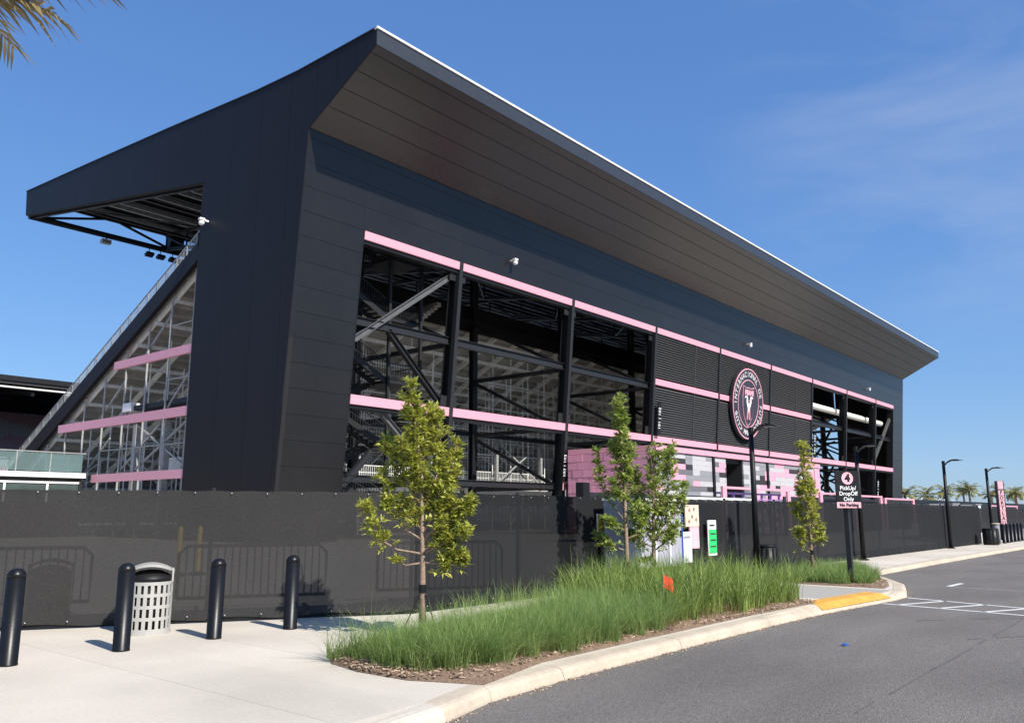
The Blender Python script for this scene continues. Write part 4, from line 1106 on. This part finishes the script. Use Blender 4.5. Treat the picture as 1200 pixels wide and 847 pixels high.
# totem
t = thing('totem_sign', (51.3,9.6,0), 'tall narrow pink and black totem sign with stacked letters behind the far bollards', 'sign')
tx, tyy = 51.35, 8.75; tr = Vector((math.cos(R(-50)),math.sin(R(-50)),0)); tn = Vector((tr.y,-tr.x,0)); 
MB().obox((tx,tyy,1.65), tr, tn, su, .38,.20,3.1).build('body', M['crestblack'], t)
MB().obox(Vector((tx,tyy,2.98))+tn*.085, tr, tn, su, .28,.05,.42).build('top_plate', M['sigpink'], t)
for i, ch in enumerate('FORTLAUD'):
    z = 2.58-.27*i
    MB().obox(Vector((tx,tyy,z))+tn*.08, tr, tn, su, .28,.05,.25).build('letter_plate', M['sigpink'], t)
    MB().mesh(text_me(ch,.25,.006,.004), basis(Vector((tx,tyy,z))+tn*.112,tr,su)).build('letter', M['crestblack'], t)

# ------------------------------------------------------------------ cabinet, notices, fence signs
cx0 = 14.22
t = thing('utility_cabinet', (cx0+1.2,9.2,0), 'white metal utility cabinet with vertical panels standing against the dark fence', 'cabinet')
MB().box(cx0-.3,cx0+2.7,8.95,9.5,0,.14).build('plinth', M['kerb'], t)
MB().box(cx0,cx0+2.4,9.02,9.45,.141,.40).build('base', M['black'], t)
MB().box(cx0+.03,cx0+2.37,9.06,9.45,.40,1.78).build('body', M['kmid'], t)
for i in range(4):
    a = cx0+.04+.585*i; MB().box(a,a+.57,9.02,9.06,.42,1.76).build('door_panel', M['offwhite'], t)
    MB().box(a+.01,a+.07,9.0,9.019,.44,1.74).build('door_trim', M['white'], t)
    MB().box(a+.5,a+.53,8.99,9.019,1.02,1.16).build('handle', M['black'], t)
MB().box(cx0-.02,cx0+.03,9.02,9.45,.40,1.78).build('side_panel', M['offwhite'], t)
MB().box(cx0-.03,cx0+2.43,8.97,9.48,1.781,1.83).build('top', M['white'], t)
t = thing('notice_board', (17.0,9.1,0), 'white notice panel with a blue edge beside the cabinet', 'notice board')
MB().box(16.78,17.2,9.1,9.16,.45,1.12).build('board', M['white'], t); MB().box(16.70,16.78,9.08,9.18,.30,1.5).build('side_strip', M['blue'], t)
MB().box(16.84,16.90,9.17,9.22,0,1.0).build('leg', M['steel2'], t); MB().box(17.10,17.16,9.17,9.22,0,1.0).build('leg', M['steel2'], t)
MB().box(16.84,17.14,9.094,9.099,.98,1.03).build('printed_lines', M['kgrey'], t)
t = thing('beige_notice', (17.9,9.4,0), 'tall beige notice with dark round marks hanging on the fence', 'notice')
MB().box(17.58,18.24,9.44,9.47,1.22,1.72).build('upper_sheet', M['beige'], t); MB().box(17.75,18.2,9.43,9.46,.72,1.21).build('lower_sheet', M['sigpink'], t)
for (u,v) in ((17.78,1.6),(18.0,1.62),(17.9,1.45),(18.1,1.38),(17.75,1.34)):
    MB().prism(circ(.045,10), lambda a,b,tt: (u+a,tt,v+b), 9.4395,9.432).build('mark', M['bark'], t)
t = thing('green_notice', (18.95,9.4,0), 'white and green notice tied to the black fence right of the cabinet', 'notice')
MB().box(18.72,19.16,9.46,9.48,.52,1.36).build('sheet', M['white'], t); MB().box(18.75,19.13,9.445,9.458,.58,1.14).build('green_field', M['green'], t)
mk = MB()
for i in range(3): mk.box(18.80,19.08,9.438,9.444,1.02-.15*i,1.05-.15*i)
mk.box(18.8,19.05,9.438,9.459,1.23,1.26); mk.build('printed_lines', M['kdark'], t)
t = thing('yellow_notice', (14.4,9.6,0), 'small yellow and white notice tied to the black fence left of the cabinet', 'notice')
MB().box(14.22,14.52,9.62,9.64,1.12,1.52).build('sheet', M['white'], t); MB().box(14.23,14.51,9.605,9.618,1.16,1.48).build('yellow_field', M['yellowsign'], t)
t = thing('orange_flag', (10.78,6.2,0), 'small orange utility flag standing in the tall grass', 'flag')
MB().tube([(10.78,6.2,0),(10.80,6.18,.70)],.006,5).build('wire', M['galv'], t)
f = MB()
for i in range(5):
    x0 = 10.80+.022*i; x1 = x0+.022; y0 = 6.18-.02*i+.02*math.sin(i*1.5); y1 = 6.16-.02*i+.02*math.sin((i+1)*1.5)
    f.hexa([(x0,y0-.003,.50-.02*i),(x1,y1-.003,.48-.02*i),(x1,y1+.003,.48-.02*i),(x0,y0+.003,.50-.02*i),(x0,y0-.003,.68-.02*i),(x1,y1-.003,.66-.02*i),(x1,y1+.003,.66-.02*i),(x0,y0+.003,.68-.02*i)])
f.build('cloth', M['orange'], t)
lt = MB(); 
for i in range(4):
    a = .5*i; lt.obox((11.13+.035*i,3.80+.02*math.sin(a*2),-.105+.012*math.sin(a*3)), Vector((1,.3,.3*math.sin(a))).normalized(), (-.3,1,0), (0,0,1), .035,.05,.006)
tag(lt.build('crumpled_litter', M['tape'], origin=(11.1,3.8,-.12)), 'small crumpled blue scrap lying on the asphalt', 'litter')

# ------------------------------------------------------------------ mid-ground walls and pink frames behind the fences
t = thing('black_hoarding', (48,26,0), 'dark low hoarding in front of the pink building', 'wall')
for i in range(8): MB().box(37.7+2.6*i,37.7+2.6*(i+1)-.02,26,26.1,0,2.62).build('board', M['steel2'], t)
MB().box(37.0,37.6,25.9,26.4,0,3.13).build('pier', M['black'], t)
t = thing('long_barrier', (41.6,20,0), 'long white horizontal barrier showing above the black fence', 'barrier')
MB().box(37.0,45.4,19.9,20.1,2.06,2.30).build('beam', M['white'], t)
for x in (37.4,41,45): MB().box(x-.06,x+.06,19.94,20.06,0,2.06).build('leg', M['steel2'], t)
def pink_frame(x0, x1, y, z, label, m='pink', n=2):
    t = thing('pink_frame', ((x0+x1)/2,y,0), label, 'railing', 'pink frames beyond the black fence')
    MB().box(x0,x1,y-.08,y+.08,z-.14,z).build('top_rail', M[m], t)
    for i in range(n):
        x = x0+(x1-x0-.5)*i/(n-1); MB().box(x,x+.5,y-.07,y+.07,0,z-.141).build('leg', M[m], t)
pink_frame(45.5,55.7,22,3.05,'pink and purple frame showing above the fence left of the third tree','pink',2)
t = thing('purple_railing', (50,22.4,0), 'purple railing with thin uprights in front of the kiosk passage', 'railing')
MB().box(45.8,55.2,22.4,22.5,2.62,2.74).build('rail', M['purple'], t); MB().box(45.8,55.2,22.4,22.5,2.30,2.36).build('rail', M['purple'], t)
for i in range(7): MB().box(46.5+1.4*i,46.6+1.4*i,22.38,22.52,0,2.75).build('upright', M['purple'], t)
pink_frame(61.3,66.5,22,2.98,'pink frame just left of the pick up sign','pink',2)
pink_frame(68.8,76.2,22,2.92,'pink frame just right of the pick up sign','pink',2)
pink_frame(76.9,86.3,22,2.78,'pink frame below the right corner of the stand','pink',2)
t = thing('dark_barricade', (77,22.8,0), 'dark boarded barricade behind the pink frames', 'wall')
for i in range(10): MB().box(56.2+3.1*i,56.2+3.1*i+3.08,22.6,22.7,0,2.62).build('board', M['steel2'], t)
t = thing('far_hoarding', (200,40,0), 'long dark hoarding closing the lot at the far right', 'wall')
for i in range(30): MB().box(146+6*i,146+6*i+5.95,40,40.2,0,3.75).build('board', M['steel'], t)
pink_frame(110.6,128,20,2.36,'long pink rail at the far right behind the totem','pink',3)
t = thing('site_cabin', (170,38,0), 'white flat roofed site cabins beyond the fence at the far right', 'cabin')
for i, x in enumerate((150,166,172,185)):
    MB().box(x,x+(5 if i%2 else 9),36,38,0,2.7+.25*(i%2)).build('cabin_wall', M['white'], t); MB().box(x-.2,x+.2+(5 if i%2 else 9),35.8,38.2,2.72+.25*(i%2),2.9+.25*(i%2)).build('cabin_roof', M['kgrey'], t)
t = thing('pale_roof_hall', (420,110,0), 'low hall with a pale blue roof behind the palms', 'building')
MB().box(330,520,110,130,0,7).build('wall', M['kgrey'], t)
MB().hexa([(328,108,7),(522,108,7),(522,132,7),(328,132,7),(328,118,9.6),(522,118,9.6),(522,122,9.6),(328,122,9.6)]).build('roof', M['roofblue'], t)

# ------------------------------------------------------------------ trees
def rosettes(cents, per, leaf, wid, rng):
    """whorls of pointed leaves; cents (n,6): pos, dir"""
    n = len(cents)*per; c = np.repeat(cents, per, axis=0)
    az = rng.uniform(0,2*np.pi,n); el = rng.uniform(-.25,1.0,n)
    base_d = c[:,3:6]
    d = np.stack([np.cos(az)*np.cos(el), np.sin(az)*np.cos(el), np.sin(el)],1) + base_d*.55
    d /= np.linalg.norm(d,axis=1)[:,None]
    L = leaf*rng.uniform(.65,1.25,n); W = wid*rng.uniform(.75,1.2,n)
    up = np.stack([rng.normal(0,.3,n), rng.normal(0,.3,n), np.ones(n)],1)
    r = np.cross(d, up); r /= np.linalg.norm(r,axis=1)[:,None]+1e-9; u = np.cross(r, d)
    p0 = c[:,:3] + rng.normal(0,.012,(n,3))
    V = np.zeros((n,6,3))
    V[:,0] = p0
    V[:,1] = p0 + d*(L*.45)[:,None] + r*(W/2)[:,None] + u*(L*.06)[:,None]
    V[:,2] = p0 + d*(L*.45)[:,None] - r*(W/2)[:,None] + u*(L*.06)[:,None]
    V[:,3] = p0 + d*(L*.5)[:,None]
    V[:,4] = p0 + d*L[:,None] - u*(L*.12)[:,None]
    tr = np.array([(0,1,3),(0,3,2),(1,4,3),(3,4,2)])
    V = V[:,:5]
    F = ((np.arange(n)*5)[:,None,None]+tr[None]).reshape(-1,3)
    return V.reshape(-1,3), F
def tree(base, s, trunk, limbs, leafm, label, seed, dens=1.0, leaf=.105, wid=.036, r0=.045):
    """pixel-shaped skeleton: offsets (dx, dz) in units of s metres; depth is random"""
    rng = np.random.default_rng(seed); rnd = random.Random(seed)
    t = thing('young_tree', (*base,0), label, 'tree', 'young staked street trees')
    sr_ = Vector((.641,-.768,0)); sf = Vector((.768,.641,0)); B = Vector((*base,0))
    def P(dx, dz, dd=0): return B + sr_*(dx*s) + sf*(dd*s) + Vector((0,0,dz*s))
    tp = [P(*q) for q in trunk]
    rr = [r0*(1-.86*i/(len(tp)-1)) for i in range(len(tp))]
    tm = MB().tube(tp, rr, 9); tm.build('trunk', M['bark'], t, True)
    cents = []
    bm = MB()
    for li in limbs:
        pts2, spread, n = li[0], li[1], li[2]; fol = li[3] if len(li) > 3 else 0.35
        dd = rnd.uniform(-1,1)*spread*1.6 + (li[4] if len(li) > 4 else 0)
        k = len(pts2); pp = [P(x, z, dd*(i/(k-1)) ) for i,(x,z) in enumerate(pts2)]
        if pts2[0] != trunk[0]: bm.tube(pp, [r0*.36*(1-.8*i/(k-1)) for i in range(k)], 6)
        cum = [0]
        for a, b in zip(pp[:-1], pp[1:]): cum.append(cum[-1]+(b-a).length)
        nn = int(n*dens)
        for _ in range(nn):
            q = (fol + (1-fol)*rnd.random()**.85)*cum[-1]
            i = max(j for j in range(k) if cum[j] <= q+1e-9); i = min(i,k-2)
            f = (q-cum[i])/max(cum[i+1]-cum[i],1e-6); c = pp[i].lerp(pp[i+1], f)
            tap = spread*s*(1.0-.55*(q/cum[-1]))
            off = Vector((rng.normal(0,1),rng.normal(0,1),rng.normal(0,.75)))*tap*.52
            p = c+off; d = (off+Vector((0,0,.02))).normalized()
            cents.append((*p,*d))
            if rnd.random() < .55: bm.tube([c, p], [.006,.003], 4, False)
    bm.build('branches', M['bark'], t, True)
    V, F = rosettes(np.array(cents), 9, leaf, wid, rng)
    np_mesh('crown', V, F, leafm, t)
    # stake straps
    for (dx, dd) in ((-24,-8),(22,-14),(4,24)):
        MB().tube([P(0,52*.0116/s), P(dx*.0116/s,0,dd*.0116/s)],.008,5).build('stake_strap', M['black'], t)
    MB().lathe((tp[0].x,tp[0].y,.56),[(r0+.004,0),(r0+.004,.10)],10).build('trunk_band', M['black'], t)
    return t
T1 = [(0,0),(0,60),(-1,105),(-4,180),(-9,245),(-16,300)]
L1 = [([(0,95),(-30,100),(-50,112),(-60,135),(-68,150)],13,34,.45), ([(-1,85),(-20,82),(-34,88)],8,5,.8),
      ([(0,110),(-25,125),(-40,150),(-48,172),(-52,190)],13,34,.35), ([(-2,150),(-22,175),(-38,205),(-50,232)],13,44,.3),
      ([(-3,180),(-22,205),(-28,225)],12,20,.3), ([(-3,150),(-6,200),(-11,250),(-17,300)],15,74,.05),
      ([(-5,200),(0,245),(8,268)],14,40,.2), ([(-8,240),(-22,258),(-26,262)],10,16,.3),
      ([(0,100),(22,108),(38,132),(50,150)],16,58,.25), ([(0,120),(18,150),(30,190),(36,222)],16,70,.25),
      ([(-2,140),(14,185),(16,245),(12,265)],15,55,.2), ([(0,85),(25,84),(42,92),(50,82)],13,44,.35),
      ([(0,95),(30,110),(52,122)],12,36,.3), ([(0,110),(28,140),(52,150),(58,158)],12,36,.35), ([(0,120),(-18,140),(-26,160)],12,22,.3),
      ([(-1,120),(4,150),(2,175)],14,34,.1), ([(0,115),(22,125),(30,160)],14,40,.2),([(-2,170),(-12,190),(-14,215)],13,30,.1)]
tree((7.52,7.74), .01085, T1, L1, M['leafA'], 'yellow green young tree nearest the camera, in the fine grass before the grey fence', 3, 1.5, .100, .038)
T2 = [(0,0),(0,60),(-1,120),(-3,180),(-6,235),(-7,250)]
L2 = [([(-1,110),(-3,170),(-6,225),(-7,252)],17,120,.35), ([(-1,140),(4,180),(14,195)],14,34,.3), ([(-1,150),(-8,185),(-16,200)],13,30,.3),
      ([(0,95),(-15,115),(-28,135),(-34,165),(-36,190)],9,38,.3), ([(0,85),(-18,92),(-28,100)],11,28,.3), ([(0,60),(-20,66),(-32,72),(-34,84)],11,34,.4),
      ([(0,110),(-12,130),(-20,150)],10,24,.3), ([(0,130),(-4,150),(4,160)],13,34,.1), ([(0,90),(12,105),(20,118)],12,24,.3),([(0,75),(14,80),(24,96)],9,12,.5)]
tree((13.2,8.3), .0143, T2, L2, M['leafB'], 'slim green young tree in front of the left side of the white cabinet', 8, 1.5, .098, .04)
T3 = [(0,0),(0,50),(1,90),(3,130),(4,165)]
L3 = [([(0,60),(0,100),(2,140),(4,172)],20,95,.2), ([(0,70),(-14,95),(-22,125),(-22,150)],17,80,.2), ([(0,75),(14,105),(22,140),(24,170)],16,70,.2),
      ([(0,60),(18,80),(34,105),(40,128)],12,40,.45), ([(0,55),(-18,62),(-28,72)],13,34,.3), ([(0,50),(16,62),(30,78)],13,40,.25), ([(0,90),(10,130),(28,172)],11,30,.5),
      ([(0,50),(-6,40),(-14,36)],8,12,.5), ([(0,60),(-10,80),(-10,100)],18,50,.1), ([(0,60),(12,85),(12,110)],18,50,.1)]
tree((14.15,8.3), .0163, T3, L3, M['leafB'], 'bushy green young tree in front of the right side of the white cabinet', 13, 1.55, .098, .04)
T4 = [(0,0),(-1,50),(-3,100),(-6,150),(-8,170)]
L4 = [([(-1,40),(-3,80),(-6,130),(-8,172)],15,110,.05), ([(-1,35),(-14,45),(-20,62)],11,34,.3), ([(-1,35),(12,48),(16,65)],10,34,.3), ([(-2,60),(-14,80),(-14,95)],11,32,.3),
      ([(-2,60),(8,80),(10,98)],10,32,.3), ([(-3,90),(-12,110),(-13,122)],9,24,.3), ([(-3,90),(4,110),(4,125)],9,24,.3)]
tree((20.15,7.5), .0186, T4, L4, M['leafA'], 'slender young tree in the low bed left of the pick up sign', 21, 1.5, .105, .046)

# ------------------------------------------------------------------ palms
def palm(name, base, h, fl, nf, label, leafm, seed, trunk_r=.2, nl=22, group=None, lw=.05, ll=.55, first=()):
    rng = np.random.default_rng(seed)
    t = thing(name, (*base,0), label, 'palm tree', group)
    tp = [(base[0]+.15*math.sin(i*.7), base[1]+.1*math.cos(i*.9), h*i/6) for i in range(7)]
    MB().tube(tp, [trunk_r*(1.15-.3*i/6) for i in range(7)], 10).build('trunk', M['bark'], t, True)
    C = np.array(tp[-1]); Vs = []; Fs = []; nb = 0; rm = MB()
    for k in range(nf):
        az = 2*np.pi*k/nf*1.618*2 + rng.uniform(-.3,.3); el0 = rng.uniform(-.25,1.4)
        drp = (.08,.15)
        if k < len(first): az, el0 = first[k]; drp = (.03,.055)
        elif first and math.cos(az-first[0][0]) > .35: el0 = rng.uniform(1.0,1.4); drp = (.04,.08); az += math.pi*.8
        L = fl*rng.uniform(.8,1.1); p = C.copy(); el = el0; pts_ = [p.copy()]; dirs = []
        ns = 10
        for i in range(ns):
            d = np.array([np.cos(az)*np.cos(el), np.sin(az)*np.cos(el), np.sin(el)]); p = p + d*L/ns; pts_.append(p.copy()); dirs.append(d)
            el -= rng.uniform(*drp)
        rm.tube([tuple(q) for q in pts_], [.03*(fl/2.5)*(1-.8*i/ns) for i in range(ns+1)], 4, False)
        for i in range(nl):
            f = .12+.88*i/nl; q = f*ns; j = min(int(q),ns-1); pos = pts_[j]+(pts_[j+1]-pts_[j])*(q-j); d = dirs[j]
            side = np.cross(d,[0,0,1]); side /= np.linalg.norm(side)+1e-9
            for sgn in (-1,1):
                ld = d*.75+side*sgn*.62+np.array([0,0,rng.uniform(-.42,.1)]); ld /= np.linalg.norm(ld)
                l_ = ll*(1-.45*abs(f-.45)*1.6)*rng.uniform(.8,1.15); wv = np.cross(ld,[rng.normal(0,.4),rng.normal(0,.4),1.]); wv /= np.linalg.norm(wv)+1e-9
                tip = pos+ld*l_+np.array([0,0,-.22*l_]); mid = pos+ld*l_*.55
                Vs += [pos-wv*lw*.3, pos+wv*lw*.3, mid+wv*lw*.5, mid-wv*lw*.5, tip]
                Fs += [(nb,nb+1,nb+2),(nb,nb+2,nb+3),(nb+3,nb+2,nb+4)]; nb += 5
    rm.build('frond_ribs', leafm, t, True)
    np_mesh('fronds', np.array(Vs), np.array(Fs), leafm, t)
    return t
palm('palm_tree', (1.22,8.62), 6.10, 2.2, 30, 'near palm whose pale frond tips hang into the top left corner', M['palmdry'], 4, .16, 36, None, .035, .5, [(-.87,.16),(-.80,.05),(-.95,.26),(-.74,.14),(-.83,.22),(-.9,.10)])
far = [(228,60,5.6),(262,63,6.0),(279,62,7.4),(301,60,8.4),(322,66,8.4),(336,60,7.4),(361,62,9.6),(372,58,8.4),(398,62,9.0),(420,66,9.4)]
desc = ['far palm hard against the right end of the stand','far palm just left of the third street lamp','far palm just right of the third street lamp','tallest far palm midway between the two right lamps','far palm left of the last street lamp','short far palm directly behind the last street lamp','far palm left of the totem sign','small far palm directly behind the totem sign','far palm right of the totem sign','far palm at the right edge of the photo']
for i, (x, y, h) in enumerate(far):
    palm('palm_tree', (x,y), h, 4.4, 22, desc[i], M['palm'], 30+i, .35, 14, 'palms beyond the far hoarding', .22, 1.3)
